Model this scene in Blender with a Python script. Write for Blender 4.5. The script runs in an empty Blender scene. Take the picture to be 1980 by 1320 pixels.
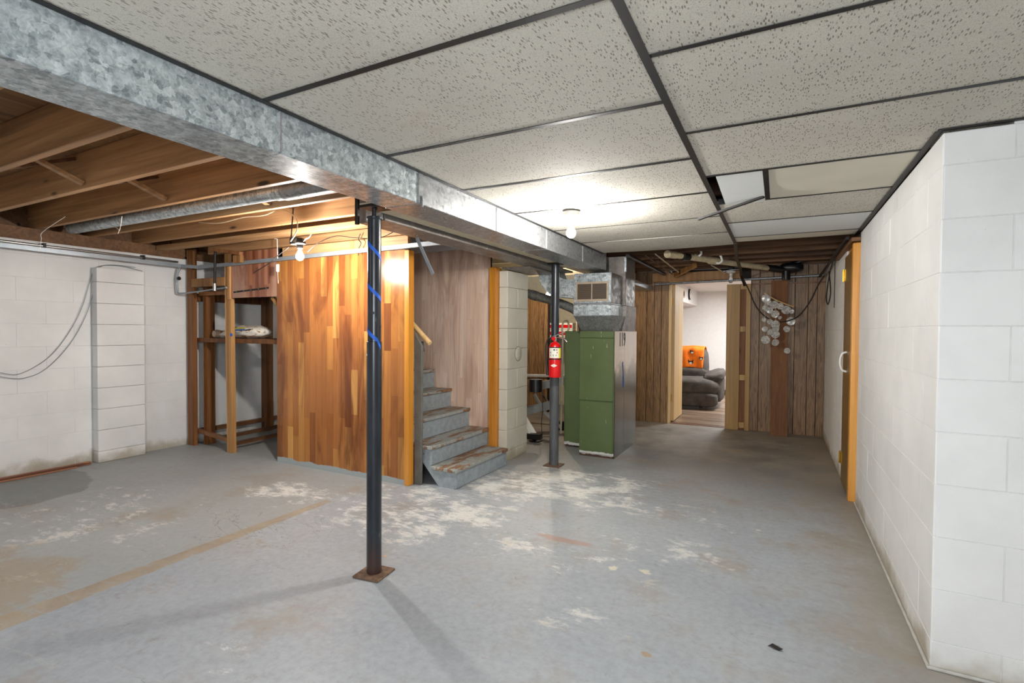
import bpy, bmesh, math, random
from mathutils import Vector, Matrix
random.seed(7)
SC = bpy.context.scene
COL = SC.collection
PI = math.pi

# ---------------------------------------------------------------- camera
F = 986.27; CX, CY = 990.0, 660.0; H = 1.30
R = Matrix(((0.88643101, -0.01641539, 0.46256957),
            (0.4628068, 0.01617577, -0.88631158),
            (0.00706673, 0.9997344, 0.02193586)))
cam = bpy.data.cameras.new('camera'); camo = bpy.data.objects.new('camera', cam)
COL.objects.link(camo)
cam.sensor_fit = 'HORIZONTAL'; cam.sensor_width = 36.0; cam.lens = F * 36.0 / 1980.0
cam.clip_start = 0.02; cam.clip_end = 60
M4 = R.to_4x4(); M4.translation = Vector((0, 0, H)); camo.matrix_world = M4
SC.camera = camo

# ---------------------------------------------------------------- world, lamps, exposure
w = bpy.data.worlds.new('world'); SC.world = w; w.use_nodes = True
w.node_tree.nodes['Background'].inputs[0].default_value = (0.85, 0.92, 1, 1)
w.node_tree.nodes['Background'].inputs[1].default_value = 0.3
SC.view_settings.view_transform = 'Standard'; SC.view_settings.look = 'None'
SC.view_settings.gamma = 1.0; SC.view_settings.use_curve_mapping = False
SC.view_settings.exposure = 0.36


def lamp(name, kind, loc, power, col=(1, 1, 1), size=0.1, rot=None, size_y=None):
    l = bpy.data.lights.new(name, kind); l.energy = power; l.color = col
    if kind == 'AREA':
        l.size = size
        if size_y: l.shape = 'RECTANGLE'; l.size_y = size_y
    else: l.shadow_soft_size = size
    o = bpy.data.objects.new(name, l); o.location = loc
    if rot: o.rotation_euler = rot
    COL.objects.link(o); return o


B1 = Vector((-3.316, 2.77, 1.862)); B2 = Vector((-1.19, 3.09, 1.925)); B3 = Vector((-2.85, 6.54, 1.80))
BULB_E, BULB2_E, WARM_E = 1600.0, 1400.0, 900.0      # emission of the lit glass bulbs (they are the real light sources)
# the photographer's soft light behind the camera, added fill lamps, and the rear room's lamp
lamp('studio_softbox', 'AREA', (0.05, -0.9, 1.5), 54, (0.9, 0.95, 1.0), 0.7, (math.radians(88), 0, math.radians(14)))
lamp('added_fill_lamp', 'AREA', (1.6, -1.2, 2.0), 48, (0.93, 0.96, 1.0), 0.9, (0, 0, 0))  # unseen lamp, added to brighten the near part of the basement
lamp('added_fill_lamp', 'AREA', (-3.6, -0.9, 2.1), 34, (0.9, 0.95, 1.0), 0.9, (0, 0, 0))  # second unseen fill lamp, added on the left
lamp('room_ceiling_lamp', 'AREA', (-0.2, 9.6, 2.08), 80, (0.95, 0.98, 1.0), 0.8, (0, 0, 0))

# ---------------------------------------------------------------- pixel -> place helpers (a pixel and one known coordinate)
def _ray(u, v): return R @ Vector((u - CX, -(v - CY), -F))
def onz(u, v, z=0.0):
    d = _ray(u, v); return Vector((0, 0, H)) + d * ((z - H) / d.z)
def onx(u, v, x):
    d = _ray(u, v); return Vector((0, 0, H)) + d * (x / d.x)
def ony(u, v, y):
    d = _ray(u, v); return Vector((0, 0, H)) + d * (y / d.y)

# ---------------------------------------------------------------- object helpers
WL = {}
def wloc(o): return WL.get(o.name, Vector((0, 0, 0))) if o else Vector((0, 0, 0))

def tag(o, label=None, cat=None, group=None, kind=None):
    if label: o['label'] = label
    if cat: o['category'] = cat
    if group: o['group'] = group
    if kind: o['kind'] = kind
    return o

def thing(name, label, cat, loc=(0, 0, 0), group=None):
    o = bpy.data.objects.new(name, None); COL.objects.link(o)
    o.empty_display_size = 0.1
    o.location = loc; WL[o.name] = Vector(loc)
    return tag(o, label, cat, group)

def link(name, me, mat, parent=None, loc=Vector((0, 0, 0))):
    o = bpy.data.objects.new(name, me); COL.objects.link(o)
    if mat and not me.materials: me.materials.append(mat)
    loc = Vector(loc)
    o.location = loc - wloc(parent); WL[o.name] = loc.copy()
    if parent: o.parent = parent
    return o

def obj(name, bm, mat, parent=None, smooth=False, angle=None):
    """bm in world coordinates; the origin is moved to its centre"""
    c = Vector((0, 0, 0))
    xs = [v.co for v in bm.verts]
    if xs:
        lo = Vector((min(p.x for p in xs), min(p.y for p in xs), min(p.z for p in xs)))
        hi = Vector((max(p.x for p in xs), max(p.y for p in xs), max(p.z for p in xs)))
        c = (lo + hi) / 2; c.z = lo.z
        bmesh.ops.translate(bm, verts=bm.verts, vec=-c)
    bmesh.ops.recalc_face_normals(bm, faces=bm.faces)
    me = bpy.data.meshes.new(name); bm.to_mesh(me); bm.free()
    if smooth:
        for p in me.polygons: p.use_smooth = True
        if angle: me.set_sharp_from_angle(angle=math.radians(angle))
    return link(name, me, mat, parent, c)

_cache = {}
def block(name, lo, hi, mat, parent=None, bevel=0.0):
    lo = Vector(lo); hi = Vector(hi); d = hi - lo; c = (lo + hi) / 2
    key = (round(d.x, 4), round(d.y, 4), round(d.z, 4), mat.name, bevel)
    me = _cache.get(key)
    if me is None:
        bm = bmesh.new(); add_box(bm, -d / 2, d / 2, bevel)
        me = bpy.data.meshes.new(name); bm.to_mesh(me); bm.free(); me.materials.append(mat)
        _cache[key] = me
    return link(name, me, None, parent, c)

def add_box(bm, lo, hi, bevel=0.0):
    lo = Vector(lo); hi = Vector(hi)
    r = bmesh.ops.create_cube(bm, size=1)
    vs = r['verts']; d = hi - lo; c = (lo + hi) / 2
    for v in vs: v.co = Vector((v.co.x * d.x, v.co.y * d.y, v.co.z * d.z)) + c
    if bevel:
        es = list({e for v in vs for e in v.link_edges})
        bmesh.ops.bevel(bm, geom=es, offset=bevel, segments=1, affect='EDGES')
    return vs

def beam(bm, a, b, w, h, up=(0, 0, 1), bevel=0.0):
    """rectangular bar from a to b; w across, h along up"""
    a = Vector(a); b = Vector(b); d = (b - a); L = d.length; d.normalize()
    up = Vector(up); s = d.cross(up)
    if s.length < 1e-4: up = Vector((1, 0, 0)); s = d.cross(up)
    s.normalize(); u = s.cross(d)
    n0 = len(bm.verts); vs = add_box(bm, (-w / 2, 0, -h / 2), (w / 2, L, h / 2), 0)
    m = Matrix((s, d, u)).transposed()
    for v in vs: v.co = m @ v.co + a
    if bevel:
        es = list({e for v in vs for e in v.link_edges})
        bmesh.ops.bevel(bm, geom=es, offset=bevel, segments=1, affect='EDGES')

def bar(name, a, b, w, h, mat, parent=None, up=(0, 0, 1), bevel=0.0):
    bm = bmesh.new(); beam(bm, a, b, w, h, up, bevel); return obj(name, bm, mat, parent)

def smoothpts(pts, n=6):
    pts = [Vector(p) for p in pts]
    if len(pts) < 3: return pts
    out = []
    P = [pts[0]] + pts + [pts[-1]]
    for i in range(1, len(P) - 2):
        p0, p1, p2, p3 = P[i - 1], P[i], P[i + 1], P[i + 2]
        for k in range(n):
            t = k / n
            out.append(0.5 * ((2 * p1) + (-p0 + p2) * t + (2 * p0 - 5 * p1 + 4 * p2 - p3) * t * t + (-p0 + 3 * p1 - 3 * p2 + p3) * t ** 3))
    out.append(pts[-1]); return out

def add_tube(bm, pts, r, seg=8, caps=True):
    pts = [Vector(p) for p in pts]; n = len(pts)
    rs = r if isinstance(r, (list, tuple)) else [r] * n
    rings = []; prev = None
    for i, p in enumerate(pts):
        t = (pts[min(i + 1, n - 1)] - pts[max(i - 1, 0)]).normalized()
        if prev is None:
            a = t.cross(Vector((0, 0, 1)))
            if a.length < 0.05: a = t.cross(Vector((1, 0, 0)))
        else:
            a = prev - t * prev.dot(t)
        a.normalize(); prev = a; b = t.cross(a)
        rings.append([bm.verts.new(p + (a * math.cos(2 * PI * k / seg) + b * math.sin(2 * PI * k / seg)) * rs[i]) for k in range(seg)])
    for i in range(n - 1):
        for k in range(seg):
            bm.faces.new((rings[i][k], rings[i][(k + 1) % seg], rings[i + 1][(k + 1) % seg], rings[i + 1][k]))
    if caps:
        bm.faces.new(rings[0][::-1]); bm.faces.new(rings[-1])

def tube(name, pts, r, mat, parent=None, seg=8, sm=0):
    bm = bmesh.new()
    if sm: pts = smoothpts(pts, sm)
    add_tube(bm, pts, r, seg); return obj(name, bm, mat, parent, True, 50)

def add_lathe(bm, c, prof, seg=24, axis='Z'):
    c = Vector(c); rings = []
    for (r, z) in prof:
        ring = []
        for k in range(seg):
            a = 2 * PI * k / seg; x, y = r * math.cos(a), r * math.sin(a)
            p = Vector((x, y, z)) if axis == 'Z' else (Vector((x, z, y)) if axis == 'Y' else Vector((z, x, y)))
            ring.append(bm.verts.new(c + p))
        rings.append(ring)
    for i in range(len(rings) - 1):
        for k in range(seg):
            bm.faces.new((rings[i][k], rings[i][(k + 1) % seg], rings[i + 1][(k + 1) % seg], rings[i + 1][k]))
    bm.faces.new(rings[0][::-1]); bm.faces.new(rings[-1])

def lathe(name, c, prof, mat, parent=None, seg=24, axis='Z'):
    bm = bmesh.new(); add_lathe(bm, c, prof, seg, axis); return obj(name, bm, mat, parent, True, 40)

def prism(name, poly, a, b, mat, parent=None, axis='X', bevel=0.0):
    """poly: 2D points in the plane across axis, extruded a..b"""
    bm = bmesh.new()
    def P(u, v, t):
        return {'X': (t, u, v), 'Y': (u, t, v), 'Z': (u, v, t)}[axis]
    A = [bm.verts.new(P(u, v, a)) for u, v in poly]; B = [bm.verts.new(P(u, v, b)) for u, v in poly]
    bm.faces.new(A); bm.faces.new(B[::-1]); n = len(poly)
    for i in range(n): bm.faces.new((A[i], B[i], B[(i + 1) % n], A[(i + 1) % n]))
    bmesh.ops.recalc_face_normals(bm, faces=bm.faces)
    if bevel: bmesh.ops.bevel(bm, geom=bm.edges[:], offset=bevel, segments=1, affect='EDGES')
    return obj(name, bm, mat, parent)

def hexa(name, bottom, top, mat, parent=None):
    """eight corner solid: bottom four, top four (same winding)"""
    bm = bmesh.new(); A = [bm.verts.new(p) for p in bottom]; B = [bm.verts.new(p) for p in top]
    bm.faces.new(A[::-1]); bm.faces.new(B)
    for i in range(4): bm.faces.new((A[i], A[(i + 1) % 4], B[(i + 1) % 4], B[i]))
    return obj(name, bm, mat, parent)

def puff(name, c, size, mat, parent=None, e=0.45, rot=None, noise=0.0, seed=0, nu=28, nv=16):
    """superellipsoid cushion with wrinkles"""
    rnd = random.Random(seed); ph = [rnd.uniform(0, 6) for _ in range(6)]
    bm = bmesh.new(); rings = []
    sg = lambda v, p: math.copysign(abs(v) ** p, v)
    m = (rot.to_matrix() if rot else Matrix.Identity(3))
    for j in range(nv + 1):
        t = -PI / 2 + PI * j / nv; ring = []
        for i in range(nu):
            a = 2 * PI * i / nu
            x = sg(math.cos(t), e) * sg(math.cos(a), e); y = sg(math.cos(t), e) * sg(math.sin(a), e); z = sg(math.sin(t), e)
            k = 1 + noise * (math.sin(7 * x + 5 * z + ph[0]) * math.sin(6 * y + ph[1]) + 0.5 * math.sin(15 * x + 9 * y + ph[2]) * math.sin(11 * z + ph[3]))
            p = Vector((x * size[0] / 2 * k, y * size[1] / 2 * k, z * size[2] / 2 * k))
            ring.append(bm.verts.new(m @ p + Vector(c)))
        rings.append(ring)
    for j in range(nv):
        for i in range(nu):
            bm.faces.new((rings[j][i], rings[j][(i + 1) % nu], rings[j + 1][(i + 1) % nu], rings[j + 1][i]))
    bmesh.ops.remove_doubles(bm, verts=bm.verts, dist=1e-5)
    return obj(name, bm, mat, parent, True)

def text(name, body, size, mat, m, parent=None, depth=0.0008):
    cu = bpy.data.curves.new(name, 'FONT'); cu.body = body; cu.size = size; cu.extrude = depth; cu.offset = 0.0035
    cu.align_x = 'CENTER'; cu.align_y = 'CENTER'
    t = bpy.data.objects.new(name, cu); COL.objects.link(t)
    bpy.context.view_layer.update()
    me = bpy.data.meshes.new_from_object(t.evaluated_get(bpy.context.evaluated_depsgraph_get()))
    bpy.data.objects.remove(t)
    me.transform(m.to_3x3().to_4x4()); me.name = name
    return link(name, me, mat, parent, m.translation)

# ---------------------------------------------------------------- materials
def lin(c):
    return tuple(((v / 255) / 12.92 if v / 255 <= 0.04045 else ((v / 255 + 0.055) / 1.055) ** 2.4) for v in c) + (1,)

class NT:
    def __init__(s, name, rough=0.6, metal=0.0, spec=None):
        s.m = bpy.data.materials.new(name); s.m.use_nodes = True
        s.t = s.m.node_tree; s.b = s.t.nodes['Principled BSDF']
        s.b.inputs['Roughness'].default_value = rough; s.b.inputs['Metallic'].default_value = metal
        if spec is not None: s.b.inputs['Specular IOR Level'].default_value = spec
    def n(s, typ, **kw):
        nd = s.t.nodes.new(typ)
        for k, v in kw.items(): setattr(nd, k, v)
        return nd
    def put(s, sock, v):
        if hasattr(v, 'is_output') or isinstance(v, bpy.types.NodeSocket): s.t.links.new(v, sock)
        else: sock.default_value = v
    def math(s, op, a, b=0.0, c=0.0, clamp=False):
        nd = s.n('ShaderNodeMath', operation=op); nd.use_clamp = clamp
        s.put(nd.inputs[0], a); s.put(nd.inputs[1], b); s.put(nd.inputs[2], c); return nd.outputs[0]
    def pos(s, scale=(1, 1, 1), rnd=0.0, rot=None):
        g = s.n('ShaderNodeNewGeometry').outputs['Position']
        if rnd:
            oi = s.n('ShaderNodeObjectInfo').outputs['Random']
            mv = s.n('ShaderNodeVectorMath', operation='MULTIPLY_ADD')
            cb = s.n('ShaderNodeCombineXYZ')
            for i, k in enumerate((1.0, 1.7, 2.3)): s.put(cb.inputs[i], s.math('MULTIPLY', oi, rnd * k))
            s.put(mv.inputs[0], g); mv.inputs[1].default_value = (1, 1, 1); s.put(mv.inputs[2], cb.outputs[0]); g = mv.outputs[0]
        mp = s.n('ShaderNodeMapping'); s.put(mp.inputs['Vector'], g); mp.inputs['Scale'].default_value = scale
        if rot: mp.inputs['Rotation'].default_value = rot
        return mp.outputs[0]
    def noise(s, vec, scale=1.0, detail=4, rough=0.55, dist=0.0):
        nd = s.n('ShaderNodeTexNoise'); s.put(nd.inputs['Vector'], vec); nd.inputs['Scale'].default_value = scale
        nd.inputs['Detail'].default_value = detail; nd.inputs['Roughness'].default_value = rough
        nd.inputs['Distortion'].default_value = dist; return nd.outputs['Fac']
    def vor(s, vec, scale=1.0, out='Distance', feat='F1'):
        nd = s.n('ShaderNodeTexVoronoi', feature=feat); s.put(nd.inputs['Vector'], vec); nd.inputs['Scale'].default_value = scale
        return nd.outputs[out]
    def ramp(s, fac, stops, interp='LINEAR'):
        nd = s.n('ShaderNodeValToRGB'); cr = nd.color_ramp; cr.interpolation = interp
        while len(cr.elements) < len(stops): cr.elements.new(0.5)
        for e, (p, c) in zip(cr.elements, stops):
            e.position = p; e.color = c if len(c) == 4 else tuple(c) + (1,)
        s.put(nd.inputs[0], fac); return nd.outputs[0]
    def step(s, fac, a, b):
        nd = s.n('ShaderNodeMapRange'); nd.interpolation_type = 'SMOOTHSTEP'
        s.put(nd.inputs[0], fac); nd.inputs[1].default_value = a; nd.inputs[2].default_value = b
        return nd.outputs[0]
    def mix(s, fac, a, b, mode='MIX'):
        nd = s.n('ShaderNodeMix', data_type='RGBA', blend_type=mode)
        s.put(nd.inputs[0], fac); s.put(nd.inputs[6], a); s.put(nd.inputs[7], b); return nd.outputs[2]
    def rnd(s): return s.n('ShaderNodeObjectInfo').outputs['Random']
    def color(s, v): s.put(s.b.inputs['Base Color'], v)
    def bump(s, h, strength=0.3, dist=0.01):
        nd = s.n('ShaderNodeBump'); nd.inputs['Strength'].default_value = strength; nd.inputs['Distance'].default_value = dist
        s.put(nd.inputs['Height'], h); s.put(s.b.inputs['Normal'], nd.outputs[0])
    def xyz(s):
        sp = s.n('ShaderNodeSeparateXYZ'); s.put(sp.inputs[0], s.n('ShaderNodeNewGeometry').outputs['Position']); return sp.outputs

def plain(name, c, rough=0.6, metal=0.0, var=0.08, scale=18, bump=0.0, spec=None):
    s = NT(name, rough, metal, spec); n = s.noise(s.pos((scale,) * 3, 5.0), 1, 3)
    c = lin(c); d = tuple(max(0, v * (1 - var * 2)) for v in c[:3]) + (1,); e = tuple(min(1, v * (1 + var)) for v in c[:3]) + (1,)
    s.color(s.ramp(n, [(0.3, d), (0.7, e)]))
    if bump: s.bump(n, bump, 0.003)
    return s.m

def wood(name, dark, mid, light, axis='X', rough=0.55, grain=1.0, rvar=0.35, spec=None, knots=True):
    s = NT(name, rough, 0, spec)
    k = {'X': (1.3, 38, 38), 'Y': (38, 1.3, 38), 'Z': (38, 38, 1.3)}[axis]
    p = s.pos(k, 9.0)
    n1 = s.noise(p, 0.8 * grain, 5, 0.6, 0.6); n2 = s.noise(s.pos(tuple(v * 0.12 for v in k), 9.0), 1, 3, 0.5, 1.0)
    f = s.math('ADD', s.math('MULTIPLY', n1, 0.6), s.math('MULTIPLY', n2, 0.4))
    f = s.math('ADD', f, s.math('MULTIPLY', s.math('SUBTRACT', s.rnd(), 0.5), rvar))
    c = s.ramp(f, [(0.28, lin(dark)), (0.5, lin(mid)), (0.72, lin(light))])
    if knots:
        v = s.vor(s.pos({'X': (1.6, 6, 6), 'Y': (6, 1.6, 6), 'Z': (6, 6, 1.6)}[axis], 9.0), 1)
        c = s.mix(s.math('SUBTRACT', 1.0, s.step(v, 0.05, 0.13)), c, lin(tuple(x * 0.5 for x in dark)))
    s.color(c); s.bump(n1, 0.15, 0.002); return s.m

M = {}
def build_materials():
    M['joist'] = wood('joist_wood', (122, 88, 56), (168, 126, 84), (202, 162, 116), 'X', 0.6, rvar=0.12)
    M['joist_dark'] = wood('old_joist_wood', (68, 44, 24), (100, 68, 40), (130, 94, 60), 'X', 0.65, rvar=0.15)
    M['subfloor'] = wood('subfloor_board', (94, 62, 32), (130, 92, 52), (160, 118, 72), 'Y', 0.7, rvar=0.3)
    M['stud'] = wood('stud_wood', (112, 74, 36), (158, 112, 62), (190, 146, 92), 'Z', 0.55, rvar=0.25)
    M['stud_old'] = wood('old_stud_wood', (74, 42, 20), (122, 76, 36), (160, 108, 58), 'Z', 0.6, rvar=0.25)
    M['stud_y'] = wood('rail_wood', (74, 46, 26), (112, 76, 46), (146, 106, 68), 'Y', 0.6, rvar=0.25)
    M['honey'] = wood('honey_varnished_wood', (168, 98, 22), (206, 138, 48), (226, 166, 84), 'Z', 0.3, rvar=0.15)
    M['pine'] = wood('pine_wood', (186, 146, 86), (216, 180, 124), (232, 202, 150), 'Z', 0.5, rvar=0.1)
    M['door'] = wood('olive_brown_door', (96, 68, 26), (122, 90, 40), (140, 108, 54), 'Z', 0.35, rvar=0.1, knots=False)
    M['reddish'] = wood('reddish_board', (96, 58, 32), (128, 82, 48), (154, 106, 66), 'Z', 0.45, rvar=0.1)
    M['plank'] = wood('orange_brown_plank', (84, 48, 20), (116, 70, 32), (142, 94, 48), 'Z', 0.65, rvar=0.1)
    M['raw'] = wood('raw_yellow_board', (138, 104, 56), (172, 134, 78), (198, 162, 106), 'Z', 0.5, rvar=0.12)
    M['trimwood'] = wood('trim_strip_wood', (104, 62, 42), (140, 92, 66), (170, 120, 90), 'Y', 0.55, rvar=0.3)
    # parquet style strip panelling
    def strips(name, stops, rough, paint=True, gloss=0.5):
        s = NT(name, rough, 0, gloss)
        base = s.ramp(s.rnd(), stops)
        g = s.noise(s.pos((60, 60, 2.0), 9.0), 1, 5, 0.6, 0.5)
        g2 = s.noise(s.pos((5, 5, 0.9)), 1, 4, 0.6, 0.8)
        c = s.mix(0.75, base, s.ramp(g, [(0.25, (0.62, 0.6, 0.58, 1)), (0.65, (1, 1, 1, 1))]), 'MULTIPLY')
        c = s.mix(s.math('MULTIPLY', s.step(g2, 0.46, 0.66), 0.75), c, lin((96, 50, 26)) if paint else lin((176, 140, 120)))
        if paint:
            z = s.xyz()[2]
            e = s.math('ADD', z, s.math('MULTIPLY', s.math('SUBTRACT', s.noise(s.pos((7, 7, 7)), 1, 4), 0.5), 0.05))
            c = s.mix(s.math('SUBTRACT', 1.0, s.step(e, 0.046, 0.052)), c, lin((158, 166, 166)))
        s.color(c); s.bump(g, 0.06, 0.001)
        return s.m
    M['strip'] = strips('glossy_strip_panel', [(0.0, lin((118, 68, 36))), (0.15, lin((150, 92, 48))), (0.5, lin((172, 110, 56))), (0.82, lin((184, 124, 62))), (1.0, lin((208, 154, 84)))], 0.2)
    M['strip_dull'] = strips('red_strip_panel', [(0.0, lin((118, 66, 44))), (0.5, lin((146, 88, 60))), (1.0, lin((172, 112, 78)))], 0.3, False)
    M['strip_pink'] = strips('pale_strip_panel', [(0.0, lin((228, 194, 170))), (0.5, lin((236, 206, 184))), (1.0, lin((242, 216, 198)))], 0.45, False)
    # dark vertical wall panelling
    s = NT('brown_wall_panelling', 0.45)
    g = s.noise(s.pos((34, 34, 2.2), 9.0), 1, 6, 0.55, 2.6)
    c = s.ramp(s.math('ADD', g, s.math('MULTIPLY', s.math('SUBTRACT', s.rnd(), 0.5), 0.10)), [(0.3, lin((92, 64, 38))), (0.5, lin((134, 102, 68))), (0.7, lin((162, 128, 88)))])
    s.color(c); s.bump(g, 0.1, 0.002); M['panel'] = s.m
    M['groove'] = plain('dark_groove', (38, 26, 20), 0.8)
    # white painted block
    def blockmat(name, col, stain=True):
        s = NT(name, 0.55)
        n = s.noise(s.pos((55, 55, 55)), 1, 5, 0.65); n2 = s.noise(s.pos((3, 3, 3)), 1, 4)
        c0 = lin(col); c1 = tuple(v * 0.9 for v in c0[:3]) + (1,)
        c = s.ramp(n2, [(0.35, c1), (0.65, c0)])
        c = s.mix(s.math('MULTIPLY', s.math('SUBTRACT', s.rnd(), 0.5), 0.10), c, (0.4, 0.4, 0.4, 1))
        spk = s.math('GREATER_THAN', s.noise(s.pos((24, 24, 24)), 1, 3, 0.7), 0.74)
        c = s.mix(s.math('MULTIPLY', spk, 0.35), c, lin((120, 118, 110)))
        if stain:
            z = s.xyz()[2]
            e = s.math('ADD', z, s.math('MULTIPLY', s.math('SUBTRACT', s.noise(s.pos((5, 5, 5)), 1, 5), 0.5), 0.28))
            c = s.mix(s.math('MULTIPLY', s.math('SUBTRACT', 1.0, s.step(e, 0.0, 0.12)), 0.75), c, lin((150, 138, 112)))
        s.color(c); s.bump(n, 0.22, 0.004); return s.m
    M['block'] = blockmat('white_painted_block', (226, 226, 224))
    M['block_cream'] = blockmat('cream_painted_block', (206, 200, 184))
    M['joint'] = plain('painted_mortar', (222, 222, 220), 0.7, bump=0.2)
    M['joint_cream'] = plain('cream_mortar', (168, 162, 146), 0.7)
    M['white'] = plain('white_paint', (226, 222, 218), 0.6, var=0.02)
    M['greypaint'] = plain('grey_sill_paint', (186, 184, 176), 0.6)
    M['cream'] = plain('cream_paint', (206, 196, 170), 0.55, var=0.05)
    # galvanised sheet
    def galv(name, dark, light, rough=0.38, sc=42, metal=0.55):
        s = NT(name, rough, metal)
        p = s.pos((sc, sc, sc), 7.0); d = s.noise(p, 0.6, 3)
        cell = s.n('ShaderNodeTexVoronoi'); cell.distance = 'MINKOWSKI'
        cell.inputs['Exponent'].default_value = 0.8; s.put(cell.inputs['Vector'], p); cell.inputs['Scale'].default_value = 1.0
        bw = s.n('ShaderNodeSeparateColor'); s.put(bw.inputs[0], cell.outputs['Color'])
        d2 = s.noise(p, 1.4, 4, 0.6, 1.5)
        f = s.math('ADD', s.math('MULTIPLY', bw.outputs[0], 0.22), s.math('MULTIPLY', s.math('ADD', s.math('MULTIPLY', d, 0.4), s.math('MULTIPLY', d2, 0.6)), 0.85))
        c = s.ramp(f, [(0.36, lin(dark)), (0.7, lin(light))]); s.color(c)
        s.put(s.b.inputs['Roughness'], s.math('ADD', s.math('MULTIPLY', bw.outputs[1], 0.2), rough - 0.1))
        return s.m
    M['galv'] = galv('galvanised_sheet', (128, 138, 142), (214, 222, 224))
    M['galv_plain'] = galv('smooth_galvanised_sheet', (122, 124, 125), (168, 170, 172), 0.36, 60, 0.45)
    M['galv_brown'] = galv('tarnished_galvanised_sheet', (112, 106, 101), (138, 131, 125), 0.46, 22, 0.5)
    M['galv_dark'] = galv('dull_galvanised_sheet', (96, 98, 96), (140, 142, 140), 0.42, 60, 0.6)
    M['steel'] = plain('bare_steel', (168, 168, 166), 0.3, 0.9, 0.04)
    M['chrome'] = plain('chrome', (220, 220, 220), 0.15, 1.0, 0.01)
    M['brass'] = plain('brass', (220, 176, 70), 0.22, 1.0, 0.02)
    M['greymetal'] = plain('grey_painted_metal', (150, 158, 164), 0.4, 0.5, 0.05)
    # furnace side: sheet metal coloured tan above and dark below an uneven border
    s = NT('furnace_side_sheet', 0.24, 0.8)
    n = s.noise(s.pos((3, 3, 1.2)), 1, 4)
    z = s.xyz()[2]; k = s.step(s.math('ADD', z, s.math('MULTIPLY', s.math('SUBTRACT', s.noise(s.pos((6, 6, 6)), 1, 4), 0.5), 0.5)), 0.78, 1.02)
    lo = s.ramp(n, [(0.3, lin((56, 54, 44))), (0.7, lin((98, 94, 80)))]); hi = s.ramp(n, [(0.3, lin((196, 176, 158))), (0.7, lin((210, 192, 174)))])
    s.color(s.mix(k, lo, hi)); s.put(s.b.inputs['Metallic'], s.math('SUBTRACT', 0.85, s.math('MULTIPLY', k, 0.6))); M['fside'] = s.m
    # painted metals
    def scratched(name, col, chip):
        s = NT(name, 0.42)
        n = s.noise(s.pos((4, 4, 4)), 1, 4)
        c = s.ramp(n, [(0.3, tuple(v * 0.85 for v in lin(col)[:3]) + (1,)), (0.7, lin(col))])
        k = s.noise(s.pos((60, 60, 7)), 1, 2, 0.6); k2 = s.noise(s.pos((7, 7, 5)), 1, 2)
        c = s.mix(s.math('MULTIPLY', s.math('GREATER_THAN', k, 0.70), s.math('GREATER_THAN', k2, 0.56)), c, lin(chip))
        z = s.xyz()[2]
        e = s.math('ADD', z, s.math('MULTIPLY', s.math('SUBTRACT', s.noise(s.pos((16, 16, 16)), 1, 4), 0.5), 0.045))
        c = s.mix(s.math('SUBTRACT', 1.0, s.step(e, 0.050, 0.056)), c, lin((196, 196, 190)))
        c = s.mix(s.math('SUBTRACT', 1.0, s.step(e, 0.018, 0.024)), c, lin((78, 52, 38)))
        s.color(c); return s.m
    M['green'] = scratched('green_enamel', (86, 101, 60), (196, 190, 150))
    M['green_dark'] = plain('dark_green_enamel', (76, 96, 54), 0.45)
    s = NT('black_column_paint', 0.3)
    z = s.xyz()[2]; n = s.noise(s.pos((30, 30, 6)), 1, 5, 0.65)
    c = s.ramp(n, [(0.3, lin((22, 26, 32))), (0.7, lin((46, 50, 56)))])
    c = s.mix(s.math('MULTIPLY', s.math('GREATER_THAN', n, 0.68), 0.5), c, lin((120, 120, 116)))
    c = s.mix(s.math('MULTIPLY', s.math('SUBTRACT', 1.0, s.step(s.math('ADD', z, s.math('MULTIPLY', n, 0.3)), 0.2, 0.38)), 0.75), c, lin((66, 44, 34)))
    s.color(c); M['column'] = s.m
    s = NT('grey_column_paint', 0.5)
    n = s.noise(s.pos((30, 30, 6)), 1, 5, 0.65)
    s.color(s.ramp(n, [(0.3, lin((58, 60, 62))), (0.7, lin((86, 88, 90)))])); M['column_grey'] = s.m
    M['rust'] = plain('rusty_plate', (118, 92, 72), 0.8, 0.2, 0.25, 30, 0.4)
    M['blue_tape'] = plain('blue_tape', (22, 92, 200), 0.55, 0, 0.03)
    M['bluemark'] = plain('matte_blue', (52, 92, 168), 0.6)
    M['red'] = plain('red_enamel', (206, 18, 22), 0.22, 0, 0.03)
    M['black'] = plain('black_plastic', (22, 22, 24), 0.35)
    M['dark'] = plain('dark_metal', (44, 40, 38), 0.5, 0.5)
    M['cable'] = plain('black_cable', (34, 28, 26), 0.6)
    M['whiteplastic'] = plain('white_plastic', (232, 230, 222), 0.4, 0, 0.02)
    M['pvc'] = plain('aged_pvc', (206, 190, 156), 0.45, 0, 0.12)
    M['ceramic'] = plain('porcelain', (226, 224, 216), 0.25, 0, 0.02)
    M['yellow'] = plain('yellow_label', (226, 220, 70), 0.5)
    M['labelwhite'] = plain('label_paper', (224, 222, 206), 0.5, 0, 0.03)
    M['ink'] = plain('ink', (34, 34, 36), 0.6)
    M['tan'] = plain('tan_metal_frame', (176, 158, 136), 0.5)
    M['louver'] = plain('brown_louver', (104, 84, 62), 0.5)
    M['orange'] = plain('orange_fleece', (240, 116, 18), 0.95, 0, 0.08, 30, 0.3)
    M['recliner'] = plain('grey_brown_suede', (78, 70, 64), 0.9, 0, 0.22, 9, 0.4)
    M['greymachine'] = plain('silver_grey_frame', (160, 162, 160), 0.4, 0.2, 0.05)
    M['sideboard'] = plain('dark_grey_board_paint', (104, 104, 98), 0.6, 0, 0.12, 12)
    M['stairgrey'] = None
    s = NT('worn_grey_stair_paint', 0.5)
    n = s.noise(s.pos((18, 18, 18)), 1, 6, 0.65); n2 = s.noise(s.pos((9, 2.4, 9)), 1, 5, 0.65)
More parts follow.
